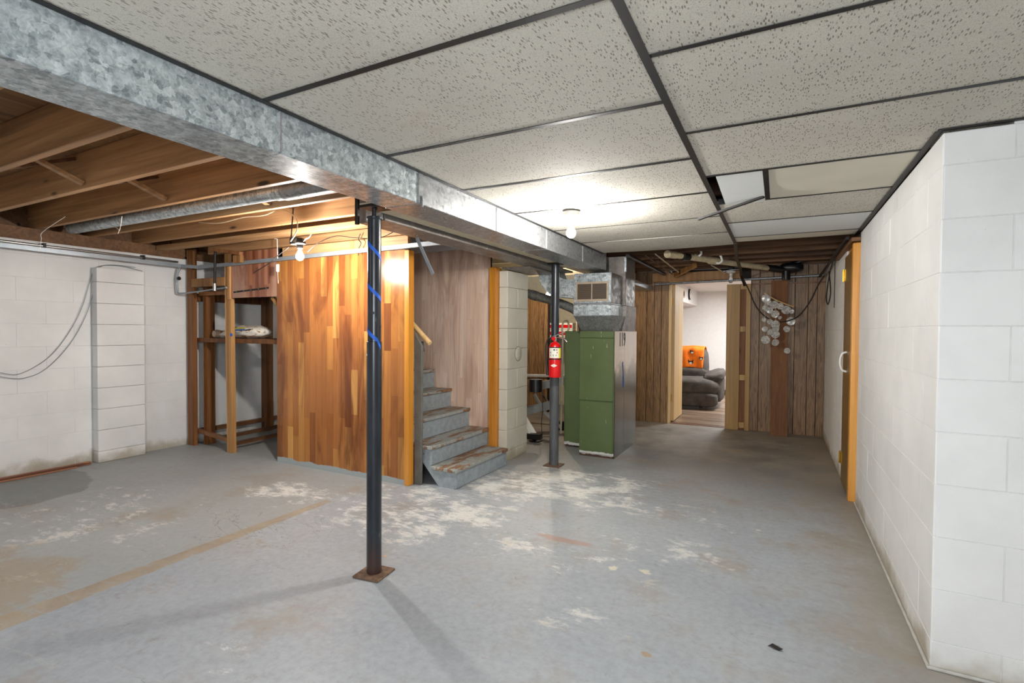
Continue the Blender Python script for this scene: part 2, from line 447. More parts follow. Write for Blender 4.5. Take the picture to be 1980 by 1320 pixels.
    c = s.ramp(n, [(0.3, lin((128, 136, 140))), (0.7, lin((156, 164, 168)))])
    c = s.mix(s.math('MULTIPLY', s.math('GREATER_THAN', n, 0.66), 0.6), c, lin((90, 80, 66)))
    s.color(c); M['stairgrey'] = s.m
    s = NT('trodden_stair_paint', 0.55)
    n = s.noise(s.pos((20, 20, 20)), 1, 6, 0.65); n2 = s.noise(s.pos((14, 3.0, 9), 4.0), 1, 5, 0.65)
    c = s.ramp(n, [(0.3, lin((132, 136, 132))), (0.7, lin((162, 164, 158)))])
    c = s.mix(s.step(n2, 0.50, 0.54), c, s.ramp(n, [(0.3, lin((96, 66, 44))), (0.7, lin((150, 112, 80)))]))
    c = s.mix(s.step(n2, 0.66, 0.68), c, lin((70, 58, 48)))
    s.color(c); M['tread'] = s.m
    # glass of lit bulbs
    def emit(name, col, st):
        s = NT(name, 0.4); s.color(lin((240, 240, 235)))
        s.b.inputs['Emission Color'].default_value = col; s.b.inputs['Emission Strength'].default_value = st; return s.m
    M['lit'] = emit('lit_bulb', (1, 0.965, 0.92, 1), BULB_E); M['lit2'] = emit('lit_porcelain_bulb', (1, 0.965, 0.92, 1), BULB2_E); M['lit_warm'] = emit('lit_warm_bulb', (1, 0.84, 0.64, 1), WARM_E)
    s = NT('clear_bulb_glass', 0.1); s.color(lin((226, 230, 230))); s.b.inputs['Transmission Weight'].default_value = 0.7; M['glass'] = s.m
    s = NT('frosted_glass_disc', 0.18); s.put(s.b.inputs['Base Color'], s.ramp(s.noise(s.pos((60, 60, 60), 6), 1, 3), [(0.35, lin((170, 166, 158))), (0.65, lin((250, 248, 240)))]))
    s.b.inputs['Transmission Weight'].default_value = 0.35; M['disc'] = s.m
    # ceiling tiles
    def tile(name, col, marks):
        s = NT(name, 0.85)
        n = s.noise(s.pos((3, 3, 3), 3), 1, 4)
        c0 = lin(col); c = s.ramp(n, [(0.3, tuple(v * 0.9 for v in c0[:3]) + (1,)), (0.7, c0)])
        if marks:
            wob = s.noise(s.pos((20, 20, 20), 3), 1, 2)
            base = s.pos((150, 42, 1), 3, (0, 0, 0.5))
            v = s.vor(base, 1); r_ = s.noise(s.pos((28, 14, 1), 3), 1, 2)
            f = s.math('MULTIPLY', s.math('SUBTRACT', 1.0, s.step(v, 0.2, 0.34)), s.step(wob, 0.40, 0.46))
            v2 = s.vor(s.pos((240, 200, 1), 3), 1); f2 = s.math('MULTIPLY', s.math('SUBTRACT', 1.0, s.step(v2, 0.2, 0.34)), 0.45)
            f = s.math('MAXIMUM', f, f2)
            c = s.mix(s.math('MULTIPLY', f, 0.75), c, lin((100, 90, 74)))
            s.bump(s.math('SUBTRACT', 1.0, f), 0.5, 0.003)
        st = s.noise(s.pos((2.2, 2.2, 1), 5), 1, 3)
        c = s.mix(s.math('MULTIPLY', s.step(st, 0.68, 0.74), 0.25), c, lin((176, 154, 120)))
        s.color(c); return s.m
    M['tile'] = tile('fissured_ceiling_tile', (202, 197, 185), True)
    M['tile_white'] = tile('smooth_white_tile', (214, 216, 214), False)
    M['tile_cream'] = tile('smooth_cream_tile', (206, 200, 184), False)
    M['tee'] = plain('black_grid_metal', (17, 16, 16), 0.5, 0, 0.15)
    # laminate
    s = NT('laminate_floor', 0.35)
    g = s.noise(s.pos((2, 30, 1), 9), 1, 5, 0.6, 0.6)
    s.color(s.ramp(s.math('ADD', g, s.math('MULTIPLY', s.math('SUBTRACT', s.rnd(), 0.5), 0.3)), [(0.3, lin((92, 72, 58))), (0.7, lin((160, 136, 114)))])); M['laminate'] = s.m
    # bag print
    s = NT('paper_sack', 0.6)
    n = s.noise(s.pos((14, 14, 30)), 1, 4, 0.6, 0.5); n2 = s.noise(s.pos((9, 9, 16)), 1.3, 3)
    c = s.ramp(n, [(0.34, lin((150, 110, 74))), (0.42, lin((206, 198, 186))), (0.55, lin((222, 216, 206))), (0.58, lin((170, 132, 88))), (0.66, lin((110, 102, 48)))])
    s.color(c); M['sack'] = s.m
    # concrete floor with worn paint
    s = NT('worn_painted_concrete', 0.42)
    X, Y, Z = s.xyz()
    nf = s.noise(s.pos((26, 26, 26)), 1, 8, 0.7); nm = s.noise(s.pos((3.1, 3.1, 3.1)), 1, 8, 0.68, 0.4); nl = s.noise(s.pos((0.8, 0.8, 0.8)), 1, 5)
    c = s.ramp(nl, [(0.35, lin((150, 156, 162))), (0.65, lin((166, 171, 175)))])
    c = s.mix(0.5, c, s.ramp(nf, [(0.25, (0.55, 0.54, 0.52, 1)), (0.6, (1, 1, 1, 1))]), 'MULTIPLY')
    def blob(cx, cy, rx, ry):
        a = s.math('DIVIDE', s.math('SUBTRACT', X, cx), rx); b = s.math('DIVIDE', s.math('SUBTRACT', Y, cy), ry)
        d = s.math('ADD', s.math('MULTIPLY', a, a), s.math('MULTIPLY', b, b))
        return s.math('SUBTRACT', 1.0, d, clamp=True)
    # older, greyer paint left of the seam and at the back
    left = s.math('SUBTRACT', 1.0, s.step(X, -3.05, -2.95))
    c = s.mix(s.math('MULTIPLY', left, 0.45), c, lin((150, 152, 144)))
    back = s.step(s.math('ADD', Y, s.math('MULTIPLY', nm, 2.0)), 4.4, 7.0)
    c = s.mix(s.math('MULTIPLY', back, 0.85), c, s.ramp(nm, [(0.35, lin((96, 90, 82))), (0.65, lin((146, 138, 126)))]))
    # worn brown bits
    br = s.math('MULTIPLY', s.step(s.noise(s.pos((1.7, 1.7, 1.7)), 1.3, 7, 0.65), 0.50, 0.72), 0.6)
    c = s.mix(br, c, lin((146, 132, 112)))
    # scuffs, hairline cracks and fine dirt
    n5 = s.noise(s.pos((2.2, 9, 1), 0, (0, 0, 0.5)), 1, 9, 0.75, 1.2)
    c = s.mix(s.math('MULTIPLY', s.step(n5, 0.58, 0.70), 0.35), c, lin((188, 186, 178)))
    n6 = s.noise(s.pos((5, 5, 5)), 1.7, 9, 0.78, 0.8)
    c = s.mix(s.math('MULTIPLY', s.step(n6, 0.57, 0.68), 0.45), c, lin((128, 118, 102)))
    ck_ = s.math('ABSOLUTE', s.math('SUBTRACT', s.noise(s.pos((1.1, 1.1, 1.1)), 1, 6, 0.6, 1.0), 0.5))
    c = s.mix(s.math('MULTIPLY', s.math('SUBTRACT', 1.0, s.step(ck_, 0.0, 0.004)), s.math('MULTIPLY', s.step(nl, 0.5, 0.6), 0.5)), c, lin((104, 98, 90)))
    # bare white patches
    pt = s.math('MULTIPLY', blob(-2.25, 2.95, 1.25, 0.85), 0.66)
    for a in ((-3.4, 2.75, 0.6, 0.4), (-1.5, 4.0, 1.2, 0.9), (-2.0, 3.75, 0.7, 0.5)):
        pt = s.math('MAXIMUM', pt, s.math('MULTIPLY', blob(*a), 0.7))
    for a in ((-1.2, 2.75, 0.9, 0.5), (-0.3, 3.7, 0.7, 0.35), (-0.6, 3.1, 0.8, 0.4), (-4.2, 1.7, 1.6, 1.0), (-1.6, 0.9, 0.4, 0.3), (-0.9, 2.2, 0.5, 0.25), (-1.9, 1.25, 0.25, 0.2)):
        pt = s.math('MAXIMUM', pt, s.math('MULTIPLY', blob(*a), 0.45))
    nh = s.noise(s.pos((6, 13, 9)), 1, 10, 0.8, 0.3)
    wh = s.step(s.math('ADD', s.math('ADD', s.math('MULTIPLY', pt, 0.30), s.math('MULTIPLY', nm, 0.55)), s.math('MULTIPLY', nh, 0.6)), 0.71, 0.83)
    wh = s.math('MULTIPLY', wh, s.step(pt, 0.0, 0.25))
    wh = s.math('MULTIPLY', wh, s.ramp(nf, [(0.3, (0.45,) * 3 + (1,)), (0.45, (1, 1, 1, 1))]))
    c = s.mix(s.math('MULTIPLY', wh, 0.9), c, lin((216, 216, 210)))
    # filled seam running away from the camera at x = -2.96
    wid = s.math('ADD', 0.035, s.math('MULTIPLY', s.math('SUBTRACT', 2.8, Y), 0.02))
    sx = s.math('ABSOLUTE', s.math('ADD', X, s.math('ADD', 3.0, s.math('MULTIPLY', s.math('SUBTRACT', nm, 0.5), 0.06))))
    seam = s.math('MULTIPLY', s.math('LESS_THAN', sx, wid), s.math('LESS_THAN', Y, 2.76))
    c = s.mix(s.math('MULTIPLY', s.math('MULTIPLY', seam, s.step(nh, 0.36, 0.48)), 0.8), c, s.ramp(nm, [(0.35, lin((140, 122, 98))), (0.65, lin((172, 158, 134)))]))
    sm = s.step(s.math('ADD', blob(-3.6, 0.85, 0.7, 0.7), s.math('ADD', s.math('MULTIPLY', s.math('SUBTRACT', nm, 0.5), 2.2), s.math('MULTIPLY', s.math('SUBTRACT', nh, 0.5), 2.0))), 0.25, 0.7)
    c = s.mix(s.math('MULTIPLY', sm, 0.55), c, lin((150, 130, 100)))
    # damp patch by the left wall, brown dirt along the right wall
    dp = s.step(s.math('ADD', blob(-5.5, 1.75, 0.75, 0.55), s.math('MULTIPLY', s.math('SUBTRACT', nm, 0.5), 0.5)), 0.12, 0.2)
    c = s.mix(s.math('MULTIPLY', dp, 0.55), c, lin((96, 100, 98)))
    edge = s.math('MULTIPLY', s.step(s.math('ADD', X, s.math('MULTIPLY', s.math('SUBTRACT', nm, 0.5), 0.9)), 0.05, 0.55), 0.6)
    c = s.mix(edge, c, lin((142, 128, 106)))
    for (cx, cy, rx, ry, col) in ((-1.15, 2.94, 0.28, 0.05, (164, 128, 112)), (0.012, 2.346, 0.03, 0.03, (50, 44, 36)), (-0.05, 2.0, 0.03, 0.02, (150, 110, 60)), (-0.45, 2.05, 0.03, 0.025, (156, 124, 70)),
                                  (-1.5, 0.95, 0.03, 0.02, (90, 78, 64)), (-1.98, 2.237, 0.016, 0.012, (220, 160, 60)), (-0.62, 2.76, 0.05, 0.035, (214, 206, 176)), (-0.78, 2.72, 0.035, 0.04, (218, 210, 180))):
        k = s.step(s.math('ADD', blob(cx, cy, rx, ry), s.math('ADD', s.math('MULTIPLY', s.math('SUBTRACT', nf, 0.5), 2.0), s.math('MULTIPLY', s.math('SUBTRACT', nh, 0.5), 2.5))), 0.35, 0.75)
        k = s.math('MULTIPLY', k, s.math('GREATER_THAN', blob(cx, cy, rx * 1.5, ry * 1.5), 0.02))
        c = s.mix(s.math('MULTIPLY', k, 0.65), c, lin(col))
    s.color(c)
    s.put(s.b.inputs['Roughness'], s.math('ADD', 0.36, s.math('MULTIPLY', nm, 0.35)))
    s.bump(nf, 0.12, 0.002); M['floor'] = s.m
build_materials()

XL, XR, YB = -5.85, 0.545, 7.42       # left wall, right wall, panelled back wall
ZT = 2.07                              # hung ceiling
ZJ = 2.17                              # joist undersides

# ---------------------------------------------------------------- setting: floor, walls
def structure(o): return tag(o, kind='structure')
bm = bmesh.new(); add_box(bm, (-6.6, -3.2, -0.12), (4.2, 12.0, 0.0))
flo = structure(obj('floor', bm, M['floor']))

def holder(name):
    o = bpy.data.objects.new(name, None); COL.objects.link(o); WL[o.name] = Vector((0, 0, 0)); return structure(o)

ZC = [0.0, 0.109] + [0.109 + 0.2032 * k for k in range(1, 10)] + [2.06]
def courses_x(parent, x, side, y0, y1, phase, mat, ztop=2.06, zc=ZC):
    """blocks whose face lies at x, facing side (+1 / -1)"""
    for k in range(len(zc) - 1):
        z0, z1 = zc[k], min(zc[k + 1], ztop)
        if z1 - z0 < 0.01: continue
        st = 0.4064; off = phase + (0.2032 if k % 2 else 0)
        n = math.floor((y0 - off) / st); y = off + n * st
        while y < y1:
            a, b = max(y, y0), min(y + st, y1)
            if b - a > 0.03:
                g = 0.0009; pr = 0.0012 + random.random() * 0.0012
                if side > 0: lo, hi = (x - 0.03, a + g, z0 + g), (x + pr, b - g, z1 - g)
                else: lo, hi = (x - pr, a + g, z0 + g), (x + 0.03, b - g, z1 - g)
                block('concrete_block', [round(v, 3) for v in lo], [round(v, 4) for v in hi], mat, parent, 0.002)
            y += st
def courses_y(parent, y, side, x0, x1, phase, mat, zc=ZC):
    for k in range(len(zc) - 1):
        z0, z1 = zc[k], zc[k + 1]
        st = 0.4064; off = phase + (0.2032 if k % 2 else 0)
        n = math.floor((x0 - off) / st); x = off + n * st
        while x < x1:
            a, b = max(x, x0), min(x + st, x1)
            if b - a > 0.03:
                g = 0.0009; pr = 0.0014
                if side > 0: lo, hi = (a + g, y - 0.03, z0 + g), (b - g, y + pr, z1 - g)
                else: lo, hi = (a + g, y - pr, z0 + g), (b - g, y + 0.03, z1 - g)
                block('concrete_block', [round(v, 4) for v in lo], [round(v, 4) for v in hi], mat, parent, 0.002)
            x += st

def wall(name, lo, hi, mat):
    bm = bmesh.new(); add_box(bm, lo, hi); return structure(obj(name, bm, mat))

wr = wall('wall_right', (XR + 0.0005, 2.4905, 0), (XR + 0.20, 4.66, 2.06), M['joint'])
courses_x(wr, XR, -1, 2.489, 4.66, 2.4905, M['block'])
wf = wall('wall_right_return', (XR + 0.2, 2.4905, 0), (4.0, 2.69, 2.4), M['joint'])
wf.name = 'wall_right_return'
courses_y(wf, 2.489, -1, XR, 1.9, 0.345, M['block'])
wb = wall('wall_right_far', (XR - 0.03, 5.24, 0), (XR + 0.2, 7.55, 2.06), M['joint'])
courses_x(wb, XR - 0.03, -1, 5.24, YB, 5.0, M['block'])
wl = wall('wall_left', (XL - 0.2, -3.1, 0), (XL - 0.0005, 7.6, 2.06), M['joint'])
courses_x(wl, XL, 1, 0.6, 5.6, 0.71, M['block'])
wall('wall_behind_camera', (-6.1, -3.2, 0), (4.2, -3.0, 2.42), M['white'])
wall('wall_far_right', (4.0, -3.0, 0), (4.2, 2.6, 2.42), M['white'])
# sill plates that carry the joists
trim = structure(block('trim_1', (XL - 0.18, -3.0, 2.06), (XL - 0.005, 7.4, ZJ), M['joist_dark']))
structure(block('trim_2', (XR + 0.02, 2.55, 2.06), (XR + 0.18, 7.4, ZJ), M['joist_dark']))
# grey painted curb along the right wall
b1 = bmesh.new(); add_box(b1, (XR - 0.014, 2.478, 0), (XR - 0.002, 4.64, 0.012), 0.003); add_box(b1, (XR - 0.014, 2.475, 0), (4.0, 2.487, 0.012), 0.003)
structure(obj('baseboard_right', b1, M['greypaint']))

# pilaster on the left wall
pl = thing('wall_pilaster', 'shallow white painted block pilaster standing against the left wall', 'pilaster', (XL + 0.05, 2.68, 0))
for k in range(len(ZC) - 1):
    z0, z1 = ZC[k], min(ZC[k + 1], 1.872)
    if z1 - z0 > 0.02:
        block('concrete_block', (XL + 0.003, 2.478, z0 + 0.0012), (XL + 0.10 + 0.0015 * (k % 2), 2.888, z1 - 0.0012), M['block'], pl, 0.003)

# ---------------------------------------------------------------- ceiling: subfloor, joists, tiles, grid
ce = holder('ceiling')
structure(block('trim_8', (XL - 0.19, -3.0, ZJ), (XL - 0.15, 7.4, 2.405), M['joist_dark']))
y = -3.0; k = 0
while y < 7.5:
    block('subfloor_board', (-6.05, y, 2.405), (4.0, y + 0.196, 2.425), M['subfloor'], ce, 0.002)
    y += 0.2; k += 1
JY = [-2.6, -2.18, -1.75, -1.33, -0.91, -0.49, -0.07, 0.35, 0.77, 1.192, 1.61, 2.067, 2.483, 2.90, 3.28]
for i, y in enumerate(JY):
    block('floor_joist', (-6.0, y, ZJ), (-1.72, y + 0.04, 2.404), M['joist'], ce, 0.003)
    if i < 14: block('floor_joist', (-1.86, y + 0.045, ZJ), (4.0 if y < 2.5 else 0.8, y + 0.085, 2.404), M['joist_dark'], ce, 0.003)
for y in [4.42, 4.84, 5.26, 5.68, 6.1, 6.52, 6.94, 7.3]:
    block('floor_joist', (-1.86, y, ZJ - 0.02), (0.8, y + 0.04, 2.404), M['joist_dark'], ce, 0.003)
    if y > 4.5: block('floor_joist', (-6.0, y, ZJ - 0.02), (-1.88, y + 0.04, 2.404), M['cream'], ce, 0.003)
for y in (3.5, 3.92): block('floor_joist', (-1.86, y, ZJ), (0.8, y + 0.04, 2.404), M['joist_dark'], ce, 0.003)
# cross bridging between the joists
for (u0, v0, u1, v1, ya, yb) in ((78, 318, 160, 368, 1.235, 1.605), (258, 350, 320, 388, 1.655, 2.06), (484, 410, 520, 436, 2.10, 2.478)):
    a = ony(u0, v0, ya); b = ony(u1, v1, yb)
    a.z = 2.36; b.z = 2.20; a.x = b.x - 0.05
    bar('bridging_brace', a, b, 0.05, 0.022, M['joist'], ce)
    bar('bridging_brace', (a.x - 0.06, a.y, 2.20), (a.x - 0.06, b.y, 2.37), 0.04, 0.02, M['joist_dark'], ce)
SY0 = 4.40
# header timbers over the stair enclosure
block('header_beam', (-5.4, 3.33, 2.085), (-1.98, 3.40, 2.168), M['joist'], ce, 0.003)
block('header_beam', (-4.25, 3.345, 1.975), (-2.72, 3.385, 2.08), M['joist'], ce, 0.003)
block('header_beam', (-4.3, SY0, 2.125), (-2.2, SY0 + 0.04, 2.402), M['white'], ce, 0.003)
block('header_beam', (-5.84, 3.05, 2.12), (-1.98, 3.14, 2.168), M['joist'], ce, 0.003)

def sag_tile(name, x0, x1, y0, y1, mat, sag=0.006, z=ZT + 0.004, tilt=0.0, th=0.014):
    bm = bmesh.new(); n = 6; T = []; Bt = []
    for j in range(n + 1):
        rt = []; rb = []
        for i in range(n + 1):
            u, v = i / n, j / n
            dz = -sag * (1 - (2 * u - 1) ** 2) * (0.4 + 0.6 * (1 - (2 * v - 1) ** 2)) + tilt * (v - 0.5)
            rb.append(bm.verts.new((x0 + (x1 - x0) * u, y0 + (y1 - y0) * v, z + dz)))
            rt.append(bm.verts.new((x0 + (x1 - x0) * u, y0 + (y1 - y0) * v, z + dz + th)))
        T.append(rt); Bt.append(rb)
    for j in range(n):
        for i in range(n):
            bm.faces.new((T[j][i], T[j][i + 1], T[j + 1][i + 1], T[j + 1][i]))
            bm.faces.new((Bt[j][i], Bt[j + 1][i], Bt[j + 1][i + 1], Bt[j][i + 1]))
    for j in range(n):
        bm.faces.new((T[j][0], T[j + 1][0], Bt[j + 1][0], Bt[j][0])); bm.faces.new((T[j][n], Bt[j][n], Bt[j + 1][n], T[j + 1][n]))
        bm.faces.new((T[0][j], Bt[0][j], Bt[0][j + 1], T[0][j + 1])); bm.faces.new((T[n][j], T[n][j + 1], Bt[n][j + 1], Bt[n][j]))
    return obj(name, bm, mat, ce, True, 50)

XA, XM = -1.575, -0.345
LY = [-3.0 + 0.0] + [1.155 - 0.6135 * k for k in range(6, 0, -1)] + [1.155, 1.77, 2.40, 3.02, 3.67, 4.28, 4.92]
for a, b in zip(LY[:-1], LY[1:]):
    s = random.uniform(0.001, 0.005)
    if a > 2.3: s = 0.008
    if a > 4.2: s = 0.02
    sag_tile('ceiling_tile', XA + 0.006, XM - 0.004, a + 0.003, b - 0.003, M['tile'], s)
RY = [1.46 - 0.6135 * k for k in range(7, 0, -1)] + [1.46, 2.09, 2.715, 3.33, 3.94, 4.56]
for a, b in zip(RY[:-1], RY[1:]):
    for (xa, xb) in ((XM, XM + 1.225), (XM + 1.225, XM + 2.45), (XM + 2.45, 4.0)):
        if a > 2.0 and xa > XM: continue
        if a > 2.4: xb = XR - 0.002
        if abs(a - 2.715) < 0.01: continue
        m = M['tile_white'] if abs(a - 3.94) < 0.01 else M['tile']
        sag_tile('ceiling_tile', xa + 0.004, xb - 0.004, a + 0.003, b - 0.003, m, random.uniform(0.001, 0.004) if a < 3 else 0.006)
sag_tile('ceiling_tile', -0.055, XR - 0.004, 2.72, 3.325, M['tile_cream'], 0.004)
t0 = sag_tile('broken_ceiling_tile', -0.290, -0.080, 2.74, 3.30, M['tile_white'], 0.0, ZT - 0.006, -0.02)
t0['label'] = 'short cut piece of white tile sitting crooked in its opening'
sag_tile('ceiling_tile', XM + 0.01, XR - 0.004, 4.57, 4.80, M['tile_cream'], 0.003)

def tee(name, a, b, wdt=0.024, web=0.03):
    bm = bmesh.new(); a = Vector(a); b = Vector(b)
    beam(bm, a, b, wdt, 0.0015); beam(bm, a + Vector((0, 0, web / 2)), b + Vector((0, 0, web / 2)), 0.002, web)
    return obj(name, bm, M['tee'], ce)
tee('grid_tee', (XM, -3, ZT), (XM, 4.84, ZT), 0.026)
tee('wall_angle', (XA + 0.012, -3, ZT), (XA + 0.012, 4.95, ZT), 0.024)
tee('wall_angle', (XR - 0.014, 2.49, ZT - 0.002), (XR - 0.014, 4.85, ZT - 0.002), 0.026)
tee('wall_angle', (XR - 0.02, 2.478, ZT - 0.002), (4.0, 2.478, ZT - 0.002), 0.02)
for y in LY[1:-1]: tee('grid_tee', (XA + 0.02, y, ZT + 0.0008), (XM - 0.01, y, ZT + 0.0008), 0.022 if y < 3.2 else 0.012)
for y in RY[:-1]:
    xe = 4.0 if y < 2.3 else XR - 0.02
    tee('grid_tee', (XM + 0.01, y, ZT + 0.0008), (xe, y, ZT + 0.0008), 0.018)
tee('grid_tee', (XM + 0.01, 4.56, ZT + 0.0008), (XR - 0.02, 4.56, ZT + 0.0008), 0.018)
tee('grid_tee', (-0.068, 2.72, ZT), (-0.068, 3.32, ZT), 0.024)
for xx in (XM + 1.225, XM + 2.45): tee('grid_tee', (xx, -3, ZT), (xx, 2.47, ZT), 0.026)
# loose black bars
tb = thing('loose_ceiling_bar', 'loose black grid bar hanging slanted below the crooked white tile', 'ceiling bar', (-0.29, 3.3, 2.03))
bm = bmesh.new(); beam(bm, onz(1477, 380, 2.055), onz(1350, 424, 2.0), 0.02, 0.012); obj('bar', bm, M['tee'], tb)
tb = thing('bent_ceiling_bar', 'long black grid runner sagging from the tile edge towards the far wall', 'ceiling bar', (-0.35, 6, 2.0))
bm = bmesh.new()
pts = [Vector((XM, 4.86, ZT)), ony(1424, 498, 5.7), ony(1432, 520, 6.6), ony(1433, 532, 7.0), ony(1440, 552, 7.28)]
for a, b in zip(pts[:-1], pts[1:]): beam(bm, a, b, 0.03, 0.012)
obj('bar', bm, M['tee'], tb)

# ---------------------------------------------------------------- ducts, beam
DX0, DX1, DZ = -1.795, -1.582, 1.922
du = thing('supply_duct', 'long galvanised rectangular duct running under the joists beside the tiled ceiling', 'duct', (-1.69, 1.5, DZ))
ys = [-3.0, -1.1, -0.33, 0.45, 1.235, 2.026, 2.806, 3.59, 4.4, 5.12]
for i, (a, b) in enumerate(zip(ys[:-1], ys[1:])):
    o = 0.0015 * (i % 2)
    block('duct_section', (DX0 - o, a + 0.001, DZ - o), (DX1 + o, b - 0.001, 2.145), M['galv'] if a < 2.0 else M['galv_plain'], du, 0.003)
for y in (1.235, 2.026, 2.806, 3.59, 4.4):
    block('drive_cleat', (DX1 - 0.01, y - 0.006, DZ + 0.002), (DX1 + 0.006, y + 0.006, 2.066), M['galv_plain'], du, 0.002)
prism('bent_tab', [(2.045, 1.905), (2.06, 1.93), (2.057, 1.965), (2.04, 1.96)], DX1 + 0.004, DX1 + 0.012, M['galv_plain'], du)

d2 = thing('return_duct', 'flat dull galvanised duct on the far side of the beam above the stairs', 'duct', (-2.06, 3.5, 1.89))
block('duct_section', (-2.165, 2.22, 1.912), (-1.970, 3.35, 2.09), M['galv_brown'], d2, 0.003)
block('duct_section', (-2.163, 3.352, 1.913), (-1.971, 4.9, 2.09), M['galv_brown'], d2, 0.003)
block('wide_section', (-2.40, 4.38, 1.894), (-2.10, 4.99, 1.911), M['galv_brown'], d2, 0.003)
block('end_cap', (-2.10, 2.205, 1.915), (-1.978, 2.218, 2.06), M['galv'], d2, 0.003)
be = thing('support_beam', 'cream painted steel beam carried by the two round columns', 'beam', (-1.885, 4, 1.95))
block('bottom_flange', (-1.955, 2.0, 1.945), (-1.815, 7.38, 1.955), M['cream'], be, 0.001)
block('web', (-1.892, 2.0, 1.955), (-1.882, 7.38, 2.14), M['dark'], be)
block('top_flange', (-1.955, 2.0, 2.14), (-1.815, 7.38, 2.15), M['dark'], be, 0.001)
block('end_plate', (-1.965, 1.985, 1.845), (-1.945, 2.0, 2.10), M['dark'], be, 0.001)

rd = thing('round_duct', 'thin round galvanised duct lying between two wooden joists', 'duct', (-3.6, 2.33, 2.2))
tube('pipe', [(-5.8, 2.31, 2.21), (-2.95, 2.31, 2.21)], 0.05, M['galv'], rd, 20)
tube('collar', [(-2.98, 2.31, 2.21), (-2.86, 2.31, 2.21)], 0.056, M['galv'], rd, 20)
tube('pipe', [(-2.9, 2.31, 2.21), (-1.8, 2.30, 2.20)], 0.062, M['galv_plain'], rd, 20)

st = thing('metal_strap', 'short grey metal strap dangling from the flat duct', 'strap', tuple(ony(805, 462, 2.55)))
bar('strap', ony(806, 460, 2.6) , ony(837, 530, 2.6), 0.022, 0.003, M['greymetal'], st, up=(0, 1, 0))
lathe('screw', ony(805, 455, 2.6), [(0.006, -0.004), (0.006, 0.004)], M['steel'], st, 8, 'Y')

# ---------------------------------------------------------------- columns
c1 = thing('support_column', 'black adjustable steel column with spiral blue tape, nearest the camera', 'column', (-1.885, 2.045, 0))
bm = bmesh.new(); add_box(bm, (-1.965, 1.965, 0), (-1.805, 2.125, 0.012), 0.004)
bmesh.ops.rotate(bm, cent=(-1.885, 2.045, 0), matrix=Matrix.Rotation(0.12, 3, 'Z'), verts=bm.verts); obj('base_plate', bm, M['rust'], c1)
lathe('lower_tube', (-1.885, 2.045, 0.012), [(0.039, 0), (0.039, 1.222), (0.037, 1.224)], M['column'], c1, 32)
lathe('upper_tube', (-1.885, 2.045, 1.2), [(0.0345, 0), (0.0345, 0.675)], M['column'], c1, 32)
lathe('tube_cap', (-1.885, 2.045, 1.872), [(0.036, 0), (0.04, 0.004), (0.04, 0.014), (0.03, 0.018)], M['column'], c1, 24)
lathe('jack_screw', (-1.885, 2.045, 1.885), [(0.014, 0), (0.014, 0.05)], M['dark'], c1, 16)
block('top_plate', (-1.945, 1.99, 1.93), (-1.825, 2.11, 1.9445), M['dark'], c1, 0.002)
ca = math.atan2(-2.045, 1.885)
for (z, a) in ((1.385, ca - 0.2), (1.315, ca + 1.1), (1.167, ca + 1.25), (1.167, ca - 1.25)):
    r = 0.0347 if z > 1.24 else 0.0392
    p = Vector((-1.885 + r * math.cos(a), 2.045 + r * math.sin(a), z)); q = p + Vector((math.cos(a), math.sin(a), 0)) * 0.0015
    bm = bmesh.new(); add_tube(bm, [p - (q - p), q], 0.0075, 12); obj('pin_hole' if z > 1.2 else 'bolt', bm, M['ink'] if z > 1.2 else M['chrome'], c1)
def tape(z0, z1, a0, a1, r):
    bm = bmesh.new(); n = 20; prev = None
    for i in range(n + 1):
        t = i / n; a = a0 + (a1 - a0) * t; z = z0 + (z1 - z0) * t
        vs = [bm.verts.new((-1.885 + q * math.cos(a), 2.045 + q * math.sin(a), z + dz)) for q in (r, r + 0.0012) for dz in (-0.012, 0.012)]
        if prev:
            for (i0, i1) in ((0, 1), (1, 3), (3, 2), (2, 0)): bm.faces.new((prev[i0], prev[i1], vs[i1], vs[i0]))
        prev = vs
    obj('blue_tape', bm, M['blue_tape'], c1, True, 40)['label'] = 'bright blue masking tape wound in a spiral'
ca = math.atan2(-2.045, 1.885)
tape(1.755, 1.665, ca - 1.3, ca + 1.3, 0.0347); tape(1.535, 1.450, ca - 1.3, ca + 1.3, 0.0347)
tape(1.30, 1.240, ca - 1.4, ca + 0.5, 0.0350); tape(1.240, 1.205, ca + 0.4, ca + 0.9, 0.0393)

c2 = thing('support_column', 'dark grey steel column carrying the red fire extinguisher', 'column', (-1.90, 4.53, 0))
bm = bmesh.new(); add_box(bm, (-1.98, 4.45, 0), (-1.82, 4.61, 0.01), 0.003); obj('base_plate', bm, M['rust'], c2)
lathe('lower_tube', (-1.90, 4.53, 0.01), [(0.045, 0), (0.045, 1.14), (0.042, 1.142)], M['column_grey'], c2, 28)
lathe('upper_tube', (-1.90, 4.53, 1.14), [(0.038, 0), (0.038, 0.79)], M['column'], c2, 28)
block('top_plate', (-1.96, 4.47, 1.93), (-1.84, 4.59, 1.9445), M['dark'], c2, 0.002)
p = Vector((-1.878, 4.499, 1.36)); bm = bmesh.new(); add_tube(bm, [p, p + Vector((0.003, -0.004, 0))], 0.008, 12); obj('pin_hole', bm, M['ink'], c2)

